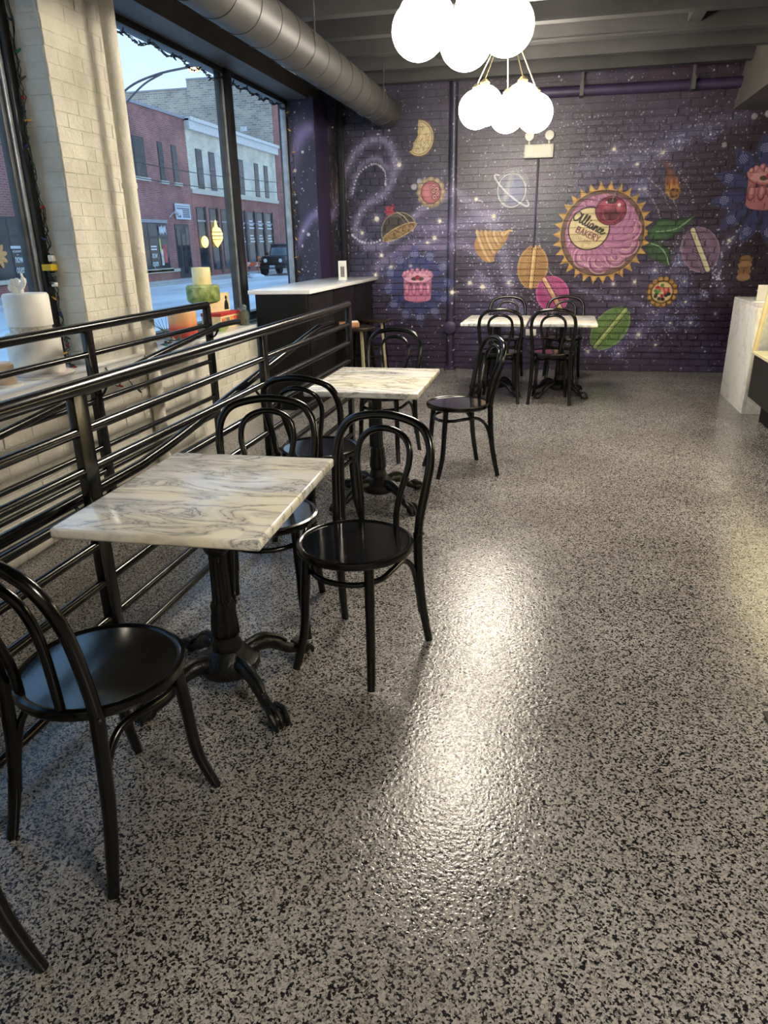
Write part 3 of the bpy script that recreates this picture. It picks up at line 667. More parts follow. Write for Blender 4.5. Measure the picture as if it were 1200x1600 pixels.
p = thing('wall_pipe', 'purple painted vertical pipe with round cover standing on the mural wall', 'pipe', (-1.21, wy(-1.21)-.06, 0))
obj('pipe', MB().tube([(0,0,0),(0,0,3.05)], .045, 20), MURAL, p)
obj('flange', MB().lathe([(.07,0),(.07,.03),(.05,.04)], 24), MURAL, p)
obj('round_cover', MB().lathe([(.075,0),(.075,.02),(.06,.03),(0,.03)], 24), DKPURPLE, p, loc=(0,-.045,.50), rot=(R(90),0,0))
obj('coupling', MB().tube([(0,0,.55),(0,0,.62)], .052, 20), MURAL, p)
p = thing('sprinkler_pipe', 'dark purple horizontal pipe running along the top of the mural wall', 'pipe', (0, 8.70, 2.90))
obj('pipe', MB().tube([(-.9, -.03, .0), (1.72, .06, 0)], .05, 20), DKPURPLE, p)
for x in (-.45, .12, 1.2): obj('hanger', MB().box(x-.02, x+.02, -.07, .11, -.055, .06).box(x-.012, x+.012, -.01, .01, .05, .40), DARKPAINT, p)
p = thing('corner_conduit', 'thin black square conduit rising from the bar top to the ceiling', 'conduit', (-2.48, 8.62, 1.08))
obj('conduit', MB().box(-.03, .03, -.03, .03, 0, 1.99), FRAME, p, bevel=.004)
obj('base', MB().box(-.04, .04, -.04, .04, 0, .012), FRAME, p)
p = thing('pier_pipe', 'white painted vertical pipe on the right edge of the brick pier', 'pipe', (-2.61, 4.335, -.1))
obj('pipe', MB().tube([(0,0,0),(0,0,3.0)], .042, 20), CREAM, p)
for z in (.62, 1.9): obj('clamp', MB().tube([(0,0,z),(0,0,z+.03)], .047, 20), CREAM, p)
# emergency light
e = thing('emergency_light', 'cream emergency light box with two round lamps on the mural', 'emergency light', (-.285, wy(-.285)-.02, 2.29))
obj('housing', MB().box(-.155, .155, -.06, 0, 0, .135), WHITEP, e, bevel=.008)
obj('panel', MB().box(-.13, .13, -.064, -.05, .012, .12), mat('ribbed_plastic', rough=.4, build=var(sr(200,196,180), sr(226,222,206), 60, sc=(1,1,4))), e)
for x in (-.105, .105):
    h_ = obj('lamp_head', MB().lathe([(.02,-.05),(.045,-.03),(.05,0),(.047,.012),(0,.016)], 24), WHITEP, e, loc=(x,-.05,.215), rot=(R(90),0,0))
    obj('neck', MB().tube([(x,-.03,.13),(x,-.03,.18)], .012, 10), WHITEP, e)
p = thing('mural_conduit', 'thin dark conduit dropping down the mural below the emergency light', 'conduit', (-.285, wy(-.285)-.018, 0))
obj('conduit', MB().tube([(0,0,1.38),(.0,0,2.29)], .011, 10), DKPURPLE, p)
obj('strap', MB().box(-.02,.02,-.008,.008,1.85,1.87), DKPURPLE, p)

o_ = thing('wall_outlet', 'white double wall outlet on the mural behind the far tables', 'outlet', (-.265, wy(-.265)-.012, .40))
obj('plate', MB().box(-.06, .06, -.012, 0, 0, .075), WHITEP, o_, bevel=.003)
for x in (-.027, .027): obj('socket', MB().box(x-.02, x+.02, -.016, -.01, .012, .063), WHITEP, o_, bevel=.004)

# ------------------------------------------------------------------ pendant lamps
def pendant(name, label, loc, ang0, zs):
    t = thing(name, label, 'pendant lamp', loc)
    top = 3.045-loc[2]
    obj('canopy', MB().lathe([(0,0),(.10,0),(.11,-.02),(.10,-.045),(.03,-.05),(0,-.05)], 32), BRASS, t, loc=(0,0,top))
    for k in range(5):
        a = R(ang0+72*k); x, y = .255*math.cos(a), .255*math.sin(a); z = zs[k]
        g = obj('globe', MB().ball((0,0,0), .149, 32, 20), GLOBE, t, loc=(x,y,z))
        obj('cap', MB().lathe([(.040,.138),(.040,.165),(.02,.185),(.012,.19)], 20), BRASS, t, loc=(x,y,z))
        obj('rod', MB().tube([(x,y,z+.185),(x*.25,y*.25,top-.04)], .005, 8), BRASS, t)
    return t
pendant('globe_pendant', 'nearer cluster of large glowing white globe lamps at the top edge', (-.60, 4.50, 2.53), 90, (.0,.03,.0,.03,.02))
pendant('globe_pendant', 'farther cluster of glowing white globe lamps hanging in front of the mural', (-.515, 6.73, 2.475), 90, (.0,.02,.0,.0,-.03))

pendant('globe_pendant', 'cluster of white globe lamps overhead at the near end of the room', (1.25, .30, 2.50), 90, (0,0,0,0,0))

# ------------------------------------------------------------------ railings
def railing(name, label, x, ys, ytop, side, zt, hand):
    t = thing(name, label, 'railing', (x, 0, 0))
    y0, y1 = ys[0]-.1, ys[-1]
    obj('top_rail', MB().tube([(0,y0,zt),(0,y1,zt)], .026, 16), RAIL, t)
    for z in (.91,.78,.65,.52,.38,.24,.095):
        obj('rail', MB().tube([(0,y0,z),(0,y1,z)], .0165, 12), RAIL, t)
    for y in ys:
        b0 = -.12 if x < -2 else 0
        obj('post', MB().box(-.016, .016, y-.034, y+.034, b0, zt-.01), RAIL, t, bevel=.003)
        obj('base_plate', MB().box(-.04, .04, y-.06, y+.06, b0, b0+.01), RAIL, t)
    P = spline([(side*.075, yy, zz) for yy, zz in hand], 8)
    h_ = obj('handrail', MB().tube(P, .021, 14), RAIL, t)
    for yb in ys:
        if yb > hand[-1][0] or yb < hand[0][0]-5: continue
        zb = None
        for a, b in zip(P[:-1], P[1:]):
            if min(a.y,b.y) <= yb <= max(a.y,b.y): zb = a.z
        if zb: obj('bracket', MB().tube(spline([(0,yb,zb-.07),(side*.04,yb,zb-.07),(side*.075,yb,zb-.02)], 5), .007, 8), RAIL, h_)
railing('ramp_railing', 'long black pipe railing with eight rails beside the marble tables', -1.46, (.4, 1.95, 3.49, 5.12), 0, -1, 1.045,
        [(4.95,.935),(4.7,.935),(4.55,.925),(3.5,.80),(2.75,.705),(2.45,.675),(2.2,.665),(1.0,.66)][::-1])
railing('ramp_railing', 'black pipe railing in front of the low white brick wall', -2.50, (1.9, 3.52, 4.98), 0, 1, 1.055,
        [(5.35,.90),(5.05,.905),(4.9,.895),(4.0,.815),(3.3,.735),(2.6,.665),(2.3,.65),(1.2,.65)][::-1])
# ------------------------------------------------------------------ bentwood chairs
def make_chair():
    t = link('bentwood_chair', None)
    rim = [(.0,.44),(.195,.44),(.207,.447),(.210,.459),(.207,.470),(.198,.474),(.190,.471),(.186,.466)]
    obj('seat_ring', MB().lathe(rim+[(.0,.464)], 48), BLACKWOOD, t)
    obj('seat', MB().lathe([(0,.450),(.187,.450),(.187,.4675),(.10,.4655),(0,.465)], 48), SEATWOOD, t)
    for s in (-1, 1):
        obj('leg', MB().tube(spline([(s*.125,.125,.445),(s*.132,.137,.30),(s*.138,.148,.15),(s*.150,.172,.05),(s*.158,.188,0)], 5), [.0175]*6+[.0165]*6+[.0155]*6+[.014]*3, 14), BLACKWOOD, t)
        obj('leg', MB().tube(spline([(s*.172,-.158,.47),(s*.172,-.163,.36),(s*.176,-.175,.22),(s*.184,-.196,.10),(s*.192,-.218,0)], 5), [.0175]*11+[.0165]*5+[.015]*5, 14), BLACKWOOD, t)
        obj('glide', MB().lathe([(.012,0),(.012,.004)], 12), WHITEP, t, loc=(s*.158,.188,0))
    hoop = [(.172,-.156,.43),(.176,-.165,.52),(.190,-.190,.64),(.196,-.212,.73),(.178,-.233,.805),(.125,-.248,.852),(.0,-.256,.872)]
    H_ = hoop + [(-x,y,z) for x,y,z in hoop[-2::-1]]
    obj('back_hoop', MB().tube(spline(H_, 7), .0158, 14), BLACKWOOD, t)
    inner = [(.074,-.176,.445),(.076,-.182,.54),(.094,-.200,.64),(.108,-.218,.71),(.100,-.234,.77),(.062,-.246,.808),(0,-.250,.822)]
    I_ = inner + [(-x,y,z) for x,y,z in inner[-2::-1]]
    obj('inner_hoop', MB().tube(spline(I_, 7), .0122, 12), BLACKWOOD, t)
    br = [(.172,-.185,.135),(.166,-.168,.24),(.160,-.140,.335),(.150,-.085,.385),(.152,.0,.388),(.140,.075,.378),(.085,.135,.372),(0,.155,.370)]
    B_ = br + [(-x,y,z) for x,y,z in br[-2::-1]]
    obj('brace', MB().tube(spline(B_, 7), .0105, 12), BLACKWOOD, t)
    for s in (-1, 1): obj('screw', MB().ball((s*.19,-.165,.47), .006, 8, 6), IRON, t)
    return t
chairs = [
 ((-1.07, 1.347), -16, 'black bentwood chair nearest the camera, its bare seat facing the first marble table'),
 ((-1.215, .70), 172, 'black bentwood chair cut off at the bottom left corner, only its leg in view'),
 ((-.642, 2.24), 165, 'black bentwood chair standing on open floor at the right of the nearest marble table'),
 ((-1.066, 2.45), 195, 'black bentwood chair tucked behind the far side of the nearest marble table'),
 ((-1.155, 3.42), -3, 'black bentwood chair by the railing, its back to the camera, facing the second table'),
 ((-1.14, 4.88), 174, 'black bentwood chair behind the second marble table, in front of the bar stools'),
 ((-.585, 4.615), 117, 'black bentwood chair turned sideways in the aisle right of the second marble table'),
 ((-.49, 6.99), 2, 'left one of the two chairs with backs to the camera at the far tables'),
 ((-.007, 7.0), 0, 'right one of the two chairs with backs to the camera at the far tables'),
 ((-.52, 8.10), 180, 'left one of the two chairs between the far tables and the mural'),
 ((.10, 8.12), 178, 'right one of the two chairs between the far tables and the mural'),
]
ch0 = make_chair()
for i, ((x, y), a, lab) in enumerate(chairs):
    o = ch0 if i == 0 else copy_tree(ch0)
    o.location = (x, y, 0); o.rotation_euler = (0, 0, R(a)); tag(o, lab, 'chair', 'bentwood chairs in the bakery')

# ------------------------------------------------------------------ marble tables
TH = .735
def make_table():
    t = link('marble_table', None)
    obj('tabletop', MB().box(-.308, .308, -.387, .387, TH-.032, TH), MARBLE, t, bevel=.008, bseg=3)
    pr_ = [(.0,.10),(.085,.10),(.088,.115),(.080,.135),(.062,.150),(.050,.165),(.047,.185),(.052,.195),(.052,.205),(.044,.215)]
    obj('base_hub', MB().lathe([(0,.055),(.07,.055),(.105,.075),(.112,.095),(.108,.112),(.09,.122),(.075,.14),(.055,.155)], 36, flute=.03, nfl=18), IRON, t)
    obj('column_base', MB().lathe([(.05,.15),(.052,.17),(.044,.19),(.044,.205)], 36), IRON, t)
    obj('column', MB().lathe([(.034,.33),(.031,.45),(.030,.52)], 48, flute=.14, nfl=14), IRON, t)
    obj('upper_column', MB().lathe([(.030,.55),(.028,.64),(.030,.69)], 48, flute=.14, nfl=14), IRON, t)
    obj('acanthus', MB().lathe([(.040,.20),(.050,.215),(.047,.26),(.041,.30),(.044,.315),(.037,.335)], 48, flute=.16, nfl=10), IRON, t)
    obj('collar', MB().lathe([(.031,.51),(.040,.52),(.045,.535),(.040,.55),(.031,.56)], 36), IRON, t)
    obj('top_plate', MB().lathe([(.03,.66),(.05,.69),(.055,TH-.042),(.055,TH-.032)], 24).box(-.24,.24,-.025,.025,TH-.046,TH-.032).box(-.025,.025,-.28,.28,TH-.046,TH-.032), IRON, t)
    for k in range(4):
        M = Matrix.Rotation(R(45+90*k+6), 4, 'Z')
        f_ = MB().tube(spline([(.06,0,.105),(.12,0,.118),(.18,0,.098),(.225,0,.062),(.262,0,.042),(.29,0,.034)], 5), [.030]*3+[.029]*5+[.025]*5+[.021]*6+[.02]*7, 14, sq=(.95,.9)).xf(M)
        f_.tube(spline([(.07,.0,.135),(.13,.0,.146),(.19,.0,.124),(.235,0,.085)], 5), [.012]*8+[.009]*8, 8).xf(Matrix.Identity(4))
        o_ = len(f_.v) - 16*8; f_.v[o_:] = [tuple(M @ Vector(p)) for p in f_.v[o_:]]
        ft = obj('foot', f_, IRON, t)
        cl = MB().ball((.305,0,.026), .028, 14, 10, (1.1,1.05,.9))
        for s in (-1, 0, 1): cl.tube(spline([(.272,s*.014,.056),(.305,s*.026,.054),(.333,s*.024,.026),(.336,s*.022,.006)], 4), [.010]*5+[.009]*5+[.007]*3, 8)
        obj('claw', cl.xf(M), IRON, ft)
        obj('scroll', MB().ball((.10,0,.125), .02, 10, 8, (1,1.2,1)).xf(M), IRON, ft)
    return t
tb0 = make_table()
tabs = [((-1.038,1.962), 2.1, 'rectangular white marble table with cast iron claw foot base, nearest the camera'),
        ((-.968,3.93), .3, 'second marble table along the railing, with the sideways chair beside it'),
        ((-.555,7.29), -1.2, 'left one of the two marble tables pushed together in front of the mural'),
        ((.082,7.295), -.3, 'right one of the two marble tables pushed together in front of the mural')]
for i, ((x, y), a, lab) in enumerate(tabs):
    o = tb0 if i == 0 else copy_tree(tb0)
    o.location = (x, y, 0); o.rotation_euler = (0, 0, R(a)); tag(o, lab, 'table', 'marble tables')

# ------------------------------------------------------------------ bar by the window
b = thing('window_bar', 'tall black standing bar with glossy white top in the corner by the windows', 'bar counter', (-2.39, 6.2, 0))
obj('body', MB().box(-.24, .235, .03, 2.45, .0, 1.045), BARBLACK, b, bevel=.004)
obj('worktop', MB().prism([(-.30,-.02),(.27,.03),(.29,2.52),(-.33,2.50)], 1.045, 1.08), QUARTZ, b, bevel=.004)
obj('end_panel', MB().box(-.245, .24, .012, .032, .0, 1.045), BARBLACK, b, bevel=.003)
for k in range(3): obj('front_panel', MB().box(.236, .244, .05+.8*k, .82+.8*k, .03, 1.03), BARBLACK, b, bevel=.003)
c = thing('bar_sign', 'small white folded sign standing on the white bar top', 'sign', (-2.33, 8.0, 1.08), R(12))
obj('card', MB().box(-.045, .045, -.006, .006, 0, .20), WHITEP, c)
obj('fold', MB().add([(-.045,.006,.2),(.045,.006,.2),(.045,.05,0),(-.045,.05,0),(-.045,.009,.2),(.045,.009,.2),(.045,.054,0),(-.045,.054,0)], [(0,1,2,3),(4,7,6,5),(0,4,5,1),(1,5,6,2),(2,6,7,3),(3,7,4,0)]), WHITEP, c)
obj('print', MB().box(-.022, .022, -.0075, -.005, .03, .14), flat('sign_print', (110,105,100), d=40, scale=120), c)

# bar stools
OLDWOOD = flat('pale_stool_wood', (150,142,112), d=14)
def stool(loc, lab, a):
    t = thing('bar_stool', lab, 'stool', (loc[0], loc[1], 0), R(a), 'bar stools')
    obj('seat', MB().lathe([(0,.635),(.17,.635),(.178,.645),(.178,.658),(.168,.668),(0,.672)], 36), mat('dark_walnut', rough=.3, build=var(sr(24,19,14), sr(38,30,23), 8, sc=(1,5,1))), t)
    for k in range(4):
        q = R(45+90*k); c1, s1 = math.cos(q), math.sin(q)
        obj('leg', MB().tube([(c1*.12,s1*.12,.636),(c1*.20,s1*.20,0)], .017, 4), OLDWOOD if k == 3 else BARBLACK, t)
    for z, r_ in ((.22,.175),(.36,.158)):
        obj('stretcher', MB().tube([(r_*math.cos(R(45+90*k)), r_*math.sin(R(45+90*k)), z) for k in range(5)], .009, 8), BARBLACK, t)
stool((-1.96, 7.95), 'dark round bar stool nearest the mural, its pale leg seen behind the chair', 8)
stool((-1.94, 7.15), 'dark round bar stool partly hidden behind the railing end', -14)

nb = thing('paper_box', 'small brown paper box lying on the bar stool behind the railing', 'box', (-2.02, 7.10, .672), R(20))
obj('box', MB().box(-.10, .10, -.07, .07, 0, .045), flat('kraft_paper', (150,104,70), d=16), nb, bevel=.003)
obj('napkin', MB().box(-.02, .09, -.05, .06, .045, .052), WHITEP, nb)

# ------------------------------------------------------------------ counter and pastry case on the right
k = thing('marble_counter', 'white marble clad counter end beside the pastry case', 'counter', (1.645, 6.67, 0))
obj('panel', MB().box(0, .03, 0, .90, 0, .90), WATERFALL, k, bevel=.003)
obj('end_panel', MB().box(.03, .75, .0, .03, 0, .90), WATERFALL, k, bevel=.003)
obj('worktop', MB().box(0, .78, 0, .90, .90, .925), WATERFALL, k, bevel=.003)
obj('body', MB().box(.04, .74, .04, .88, .05, .90), BARBLACK, k)
x = thing('menu_card', 'white card leaning upright on the marble counter', 'card', (1.80, 6.95, .925), R(-8))
obj('card', MB().box(-.11, .15, -.004, .004, 0, .14), WHITEP, x)
obj('tray', MB().box(-.14, .22, -.11, .06, -.0, .012), QUARTZ, x, bevel=.003)
CASEX = 1.60
pc = thing('pastry_case', 'black based glass pastry display case glowing with warm light at the right edge', 'display case', (CASEX, 2.9, 0))
LEN = 3.55
obj('base', MB().box(.02, .85, 0, LEN, .20, .56), CASEBLACK, pc, bevel=.004)
obj('toe_kick', MB().box(.13, .80, .02, LEN-.03, 0, .20), BARBLACK, pc)
obj('ledge', MB().box(.0, .85, 0, LEN, .555, .58), flat('case_ledge', (226,214,176)), pc, bevel=.003)
obj('back_panel', MB().box(.80, .84, 0, LEN, .58, 1.20), flat('case_back', (205,190,150)), pc)
obj('top', MB().box(.05, .85, 0, LEN, 1.20, 1.235), CASEBLACK, pc, bevel=.004)
obj('front_glass', MB().add([(.01,.02,.58),(.01,LEN-.02,.58),(.06,LEN-.02,1.20),(.06,.02,1.20),(.018,.02,.58),(.018,LEN-.02,.58),(.068,LEN-.02,1.20),(.068,.02,1.20)], [(0,1,2,3),(4,7,6,5),(0,4,5,1),(1,5,6,2),(2,6,7,3),(3,7,4,0)]), GLASS, pc, smooth=0)
obj('end_glass', MB().box(.03, .80, LEN-.012, LEN-.004, .58, 1.20), GLASS, pc, smooth=0)
for yy in (0, LEN-.03): obj('corner_post', MB().add([(0,yy,.58),(.03,yy,.58),(.03,yy+.03,.58),(0,yy+.03,.58),(.05,yy,1.2),(.08,yy,1.2),(.08,yy+.03,1.2),(.05,yy+.03,1.2)], [(0,3,2,1),(4,5,6,7),(0,1,5,4),(1,2,6,5),(2,3,7,6),(3,0,4,7)]), flat('case_post', (214,200,150)), pc)
SHG = mat('shelf_glass', build=glass_nodes)
for z in (.78, 1.0): obj('shelf', MB().box(.10, .79, .03, LEN-.03, z, z+.008), SHG, pc, smooth=0)
LEDM = mat('case_light', (1,1,1,1), .4, emit=(1.0,.80,.48,1), es=48)
for xx, zz in ((.12, 1.175), (.45, 1.175)): obj('light_strip', MB().box(xx, xx+.03, .05, LEN-.05, zz, zz+.02), LEDM, pc)
# pastries at the end that shows
PAST = [((214,170,100),'golden round pastry'),((120,66,36),'dark chocolate pastry'),((236,222,190),'pale cream pastry'),((196,60,50),'red berry pastry')]
spots = [(.588,0),(.788,1),(1.008,2),(.588,2),(.788,3),(1.008,0)]
for i, (z, c_i) in enumerate(spots):
    col, nm = PAST[c_i]; yy = 6.25-.26*(i//3); where = ('bottom tray','middle shelf','top shelf')[i % 3]
    q = thing('pastry', nm+' on the '+where+' of the glass case, '+('nearest its far end' if i < 3 else 'second from its far end'), 'pastry', (CASEX+.22, yy, z), 0, 'pastries in the case')
    obj('dish', MB().lathe([(0,0),(.085,0),(.095,.010),(.09,.012),(.08,.006),(0,.006)], 28), QUARTZ, q)
    obj('cake', MB().lathe([(0,.006),(.065,.006),(.072,.03),(.066,.055),(.03,.068),(0,.07)], 28, flute=.06, nfl=12), flat('pastry_%d' % i, col), q)
    obj('topping', MB().ball((0,0,.078), .016, 12, 8), flat('topping_%d' % i, (200,60,60) if c_i != 3 else (240,230,210)), q)
fm = thing('floor_mat', 'dark rubber floor mat corner at the right edge of the floor', 'mat', (.745, .9, 0))
obj('mat', MB().box(0, .8, 0, 1.26, 0, .012), flat('mat_rubber', (40,34,34), rough=.7), fm, bevel=.004)
obj('border', MB().box(.02, .78, .02, 1.24, .012, .014), flat('mat_pile', (58,48,48), rough=.9), fm)
# ------------------------------------------------------------------ things on the window sill
ICING = mat('white_icing', rough=.45, build=var(sr(226,220,208), sr(240,236,226), 6, bmp=.15, bs=30))
def cakeboard(t, r): obj('board', MB().lathe([(0,0),(r,0),(r,.012),(0,.012)], 40), WHITEP, t)
t = thing('tiered_cake', 'tall white two tier display cake with paper flower behind the black railing', 'cake', (-2.83, 3.50, SILLZ))
cakeboard(t, .19)
obj('plate', MB().lathe([(0,.012),(.165,.012),(.168,.02),(0,.022)], 40), flat('pink_board', (222,208,206)), t)
for z0, z1, r_ in ((.022,.235,.142),(.275,.445,.118)):
    obj('tier', MB().lathe([(0,z0),(r_,z0),(r_,z1-.012),(r_-.008,z1),(0,z1+.001)], 48), ICING, t)
obj('spacer', MB().lathe([(.112,.235),(.112,.275)], 40, flute=.05, nfl=30), flat('beaded_ribbon', (196,188,170), d=25, scale=90), t)
fl = MB()
for k in range(6):
    a = R(60*k+10); fl.ball((.024*math.cos(a), 0, .03+.024*math.sin(a)), .02, 10, 8, (1,.3,1.2))
obj('flower', fl.xf(Matrix.Translation((-.02,-.03,.45)) @ Matrix.Rotation(R(30),4,'Z')), ICING, t)
obj('petal', MB().tube(spline([(.0,-.03,.46),(.03,-.03,.50),(.025,-.03,.55)], 5), [.006]*4+[.013]*4+[.006]*3, 8), ICING, t)
t = thing('small_cake', 'small beige cake on a round board at the left edge of the sill', 'cake', (-2.80, 3.17, SILLZ))
cakeboard(t, .10); obj('tier', MB().lathe([(0,.012),(.07,.012),(.068,.11),(.06,.12),(0,.12)], 36), flat('beige_icing', (206,180,150)), t)
t = thing('pedestal_cake', 'yellow and green two tier cake on a dark pedestal by the window', 'cake', (-2.83, 5.60, SILLZ))
obj('pedestal', MB().lathe([(0,0),(.09,0),(.08,.02),(.025,.05),(.02,.18),(.05,.22),(.11,.232),(.11,.24),(0,.24)], 36), flat('pedestal_brown', (66,44,34)), t)
gr = MB().lathe([(0,.24),(.125,.24),(.135,.255),(.135,.355),(.122,.372),(0,.374)], 48)
obj('tier', gr, mat('green_buttercream', rough=.5, build=var(sr(90,116,44), sr(176,186,120), 14, bmp=.9, bd=.02, bs=22)), t)
obj('tier', MB().lathe([(0,.374),(.075,.374),(.075,.50),(.07,.508),(0,.508)], 40), mat('yellow_icing', rough=.5, build=var(sr(214,190,90), sr(232,222,180), 5)), t)
def ombre(n, l, b):
    g = n.new('ShaderNodeTexCoord'); s1 = n.new('ShaderNodeSeparateXYZ'); l.new(g.outputs['Object'], s1.inputs[0])
    mp = n.new('ShaderNodeMapRange'); mp.inputs['From Min'].default_value = .01; mp.inputs['From Max'].default_value = .21; l.new(s1.outputs['Z'], mp.inputs[0])
    r = ramp(n, l, mp.outputs[0], [(.0, sr(205,60,40)), (.35, sr(214,80,50)), (.55, sr(222,150,100)), (.9, sr(226,176,124))]); l.new(r.outputs[0], b.inputs['Base Color'])
t = thing('ombre_cake', 'round cake fading from peach to red with twig garnish on the sill', 'cake', (-2.80, 5.15, SILLZ))
obj('board', MB().lathe([(0,0),(.15,0),(.15,.010),(0,.010)], 40), ALU, t)
obj('tier', MB().lathe([(0,.01),(.104,.01),(.108,.02),(.108,.195),(.10,.205),(0,.207)], 48), mat('ombre_icing', rough=.5, build=ombre), t)
for k in range(6):
    a = R(170+20*k); obj('twig', MB().tube(spline([(-.11,-.03,.02),(-.12+.05*math.cos(a),-.04,.07),(-.14+.09*math.cos(a),-.05+.01*k,.10+.012*k)], 4), [.004]*5+[.002]*4, 6), flat('twig_%d' % k, (120,120,84)), t)
t = thing('gift_box', 'cream box with red rim and printed pictures on the sill', 'box', (-2.85, 6.04, SILLZ))
obj('box', MB().box(-.09, .09, -.30, .08, 0, .115), flat('cream_card', (222,196,150), d=14, scale=30), t, bevel=.003)
obj('lid', MB().box(-.094, .094, -.304, .084, .105, .132), flat('red_card', (170,40,40)), t, bevel=.003)
for i, (yy, c) in enumerate(((-.25,(206,110,60)),(-.17,(120,110,104)),(-.09,(230,140,60)),(-.01,(196,70,50)))):
    obj('picture', MB().box(.089, .092, yy-.035, yy+.035, .02, .09), flat('picture_%d' % i, c, d=30, scale=60), t)
t = thing('silhouette_card', 'cream greeting card with a black figure silhouette on the red rimmed box', 'card', (-2.85, 5.93, SILLZ+.132), R(72))
obj('card', MB().box(-.12, .12, -.004, .004, 0, .155), flat('card_cream', (226,206,160)), t)
obj('figure', MB().prism([(.05,.012),(.105,.012),(.10,.06),(.092,.08),(.085,.095),(.072,.095),(.06,.08),(.052,.05)], -.006, -.004).prism([(.078+.013*math.cos(R(q)), .112+.017*math.sin(R(q))) for q in range(0,360,30)], -.006, -.004).xf(Matrix(((1,0,0,0),(0,0,1,0),(0,1,0,0),(0,0,0,1)))), FRAME, t)
t = thing('glass_jar', 'small clear glass jar standing on the sill beside the box', 'jar', (-2.70, 6.09, SILLZ))
JG = mat('jar_glass', sr(170,180,170), .08, build=None); JG.node_tree.nodes['Principled BSDF'].inputs['Transmission Weight'].default_value = .85
obj('jar', MB().lathe([(0,0),(.04,0),(.045,.01),(.045,.10),(.03,.125),(.03,.135),(.026,.135),(.026,.12),(.04,.098),(.04,.012),(0,.008)], 28), JG, t)
obj('stopper', MB().ball((0,0,.155), .026, 14, 10), JG, t)
t = thing('labelled_jar', 'grey jar with yellow label at the end of the sill', 'jar', (-2.78, 6.22, SILLZ))
obj('jar', MB().lathe([(0,0),(.045,0),(.045,.11),(.036,.12),(.036,.14),(0,.14)], 28), flat('grey_jar', (128,126,118), rough=.25), t)
obj('label', MB().tube([(0,0,.045),(0,0,.10)], .0465, 28, caps=False), flat('yellow_label', (214,180,70), d=20, scale=60), t)
t = thing('green_bowl', 'small pale green dish at the front of the sill', 'dish', (-2.70, 5.62, SILLZ))
obj('bowl', MB().lathe([(0,0),(.03,0),(.055,.03),(.06,.045),(.055,.045),(.03,.008),(0,.006)], 28), flat('green_glaze', (160,176,100), rough=.3), t)
obj('rim', MB().lathe([(.054,.044),(.061,.047),(.054,.05)], 28), flat('rim_glaze', (190,200,150), rough=.3), t)

# ------------------------------------------------------------------ string lights
WIRE = flat('green_wire', (22,34,26), rough=.5)
BULBS = {k: flat('bulb_'+k, c, rough=.15) for k, c in dict(red=(170,40,44), amber=(206,160,80), blue=(60,72,130), green=(30,110,84), clear=(70,74,80)).items()}
bulb_me = {k: mesh_of(MB().lathe([(0,.0),(.006,.0),(.007,.014),(.0065,.02),(.004,.034),(0,.040)], 10), 'bulb', m_) for k, m_ in BULBS.items()}
def string_lights(name, label, path, n, cols, wires=2, jit=.012, group='string lights round the windows'):
    t = thing(name, label, 'string lights', path[0], 0, group)
    P = spline([Vector(p)-Vector(path[0]) for p in path], 10)
    for k in range(wires):
        Q = [p+Vector((random.uniform(-jit,jit), random.uniform(-jit,jit), random.uniform(-jit,jit)*.5)) for p in P]
        obj('wire', MB().tube(Q, .0028, 5), WIRE, t)
    for k in range(n):
        i = int((k+.5)/n*(len(P)-1)); p = P[i]
        link('bulb', bulb_me[cols[k % len(cols)]], t, p, (R(random.uniform(20,150)), R(random.uniform(-70,70)), random.uniform(0,6.28)))
    return t
C5 = ['red','amber','blue','green','clear']
t = string_lights('string_lights', 'string of coloured bulbs hanging down the black frame beside the brick pier', [(-2.905,3.86,2.85),(-2.90,3.87,2.4),(-2.905,3.84,2.0),(-2.90,3.86,1.6),(-2.905,3.85,1.3),(-2.89,3.86,1.0),(-2.87,3.82,.83),(-2.78,3.72,.80)], 26, C5, 3, .016)
obj('tag', MB().box(-.03, .03, -.045, .015, -1.51, -1.475), flat('yellow_tag', (225,190,20)), t)
obj('plug', MB().box(.0, .03, -.02, .02, -1.46, -1.425), WHITEP, t, bevel=.004)
obj('plug', MB().box(.005, .035, -.035, -.01, -1.60, -1.575), WHITEP, t, bevel=.004)
obj('coil', MB().tube([(.01+.02*math.cos(a*1.3), -.02+.022*math.sin(a*1.3), -1.52-.0022*a) for a in range(0, 30)], .004, 6), WIRE, t)
string_lights('string_lights', 'dark icicle light string along the top of the left big pane', [(-2.94,4.66,2.82)]+[(-2.93,4.66+.19*k,2.81-.035*(k % 2)-.01*math.sin(k)) for k in range(1,11)], 44, ['clear','clear','blue'], 3, .016)
string_lights('string_lights', 'dark icicle light string along the top of the right big pane', [(-2.94,6.80,2.82)]+[(-2.93,6.80+.135*k,2.82-.03*(k % 2)) for k in range(1,11)], 40, ['clear','clear','blue'], 3, .016)
string_lights('string_lights', 'light string hanging down the far edge of the window beside the purple pier', [(-2.92,8.19,2.85),(-2.91,8.19,2.4),(-2.92,8.19,1.9),(-2.91,8.19,1.5),(-2.92,8.19,1.12)], 30, ['clear','amber','clear'], 4, .02)
string_lights('string_lights', 'loop of light string with a red bulb drooping in front of the low brick wall', [(-2.62,3.82,.78),(-2.60,3.88,.66),(-2.61,3.98,.70),(-2.60,4.10,.60),(-2.60,4.22,.615),(-2.61,4.25,.72),(-2.62,4.265,.79)], 7, ['clear','red','amber'], 2, .006)
string_lights('string_lights', 'tangle of green light wire lying on the sill behind the railing', [(-2.75,4.72,.80),(-2.72,4.80,.805),(-2.80,4.86,.80),(-2.73,4.92,.81),(-2.78,5.0,.80)], 8, ['green','clear','amber'], 3, .012)

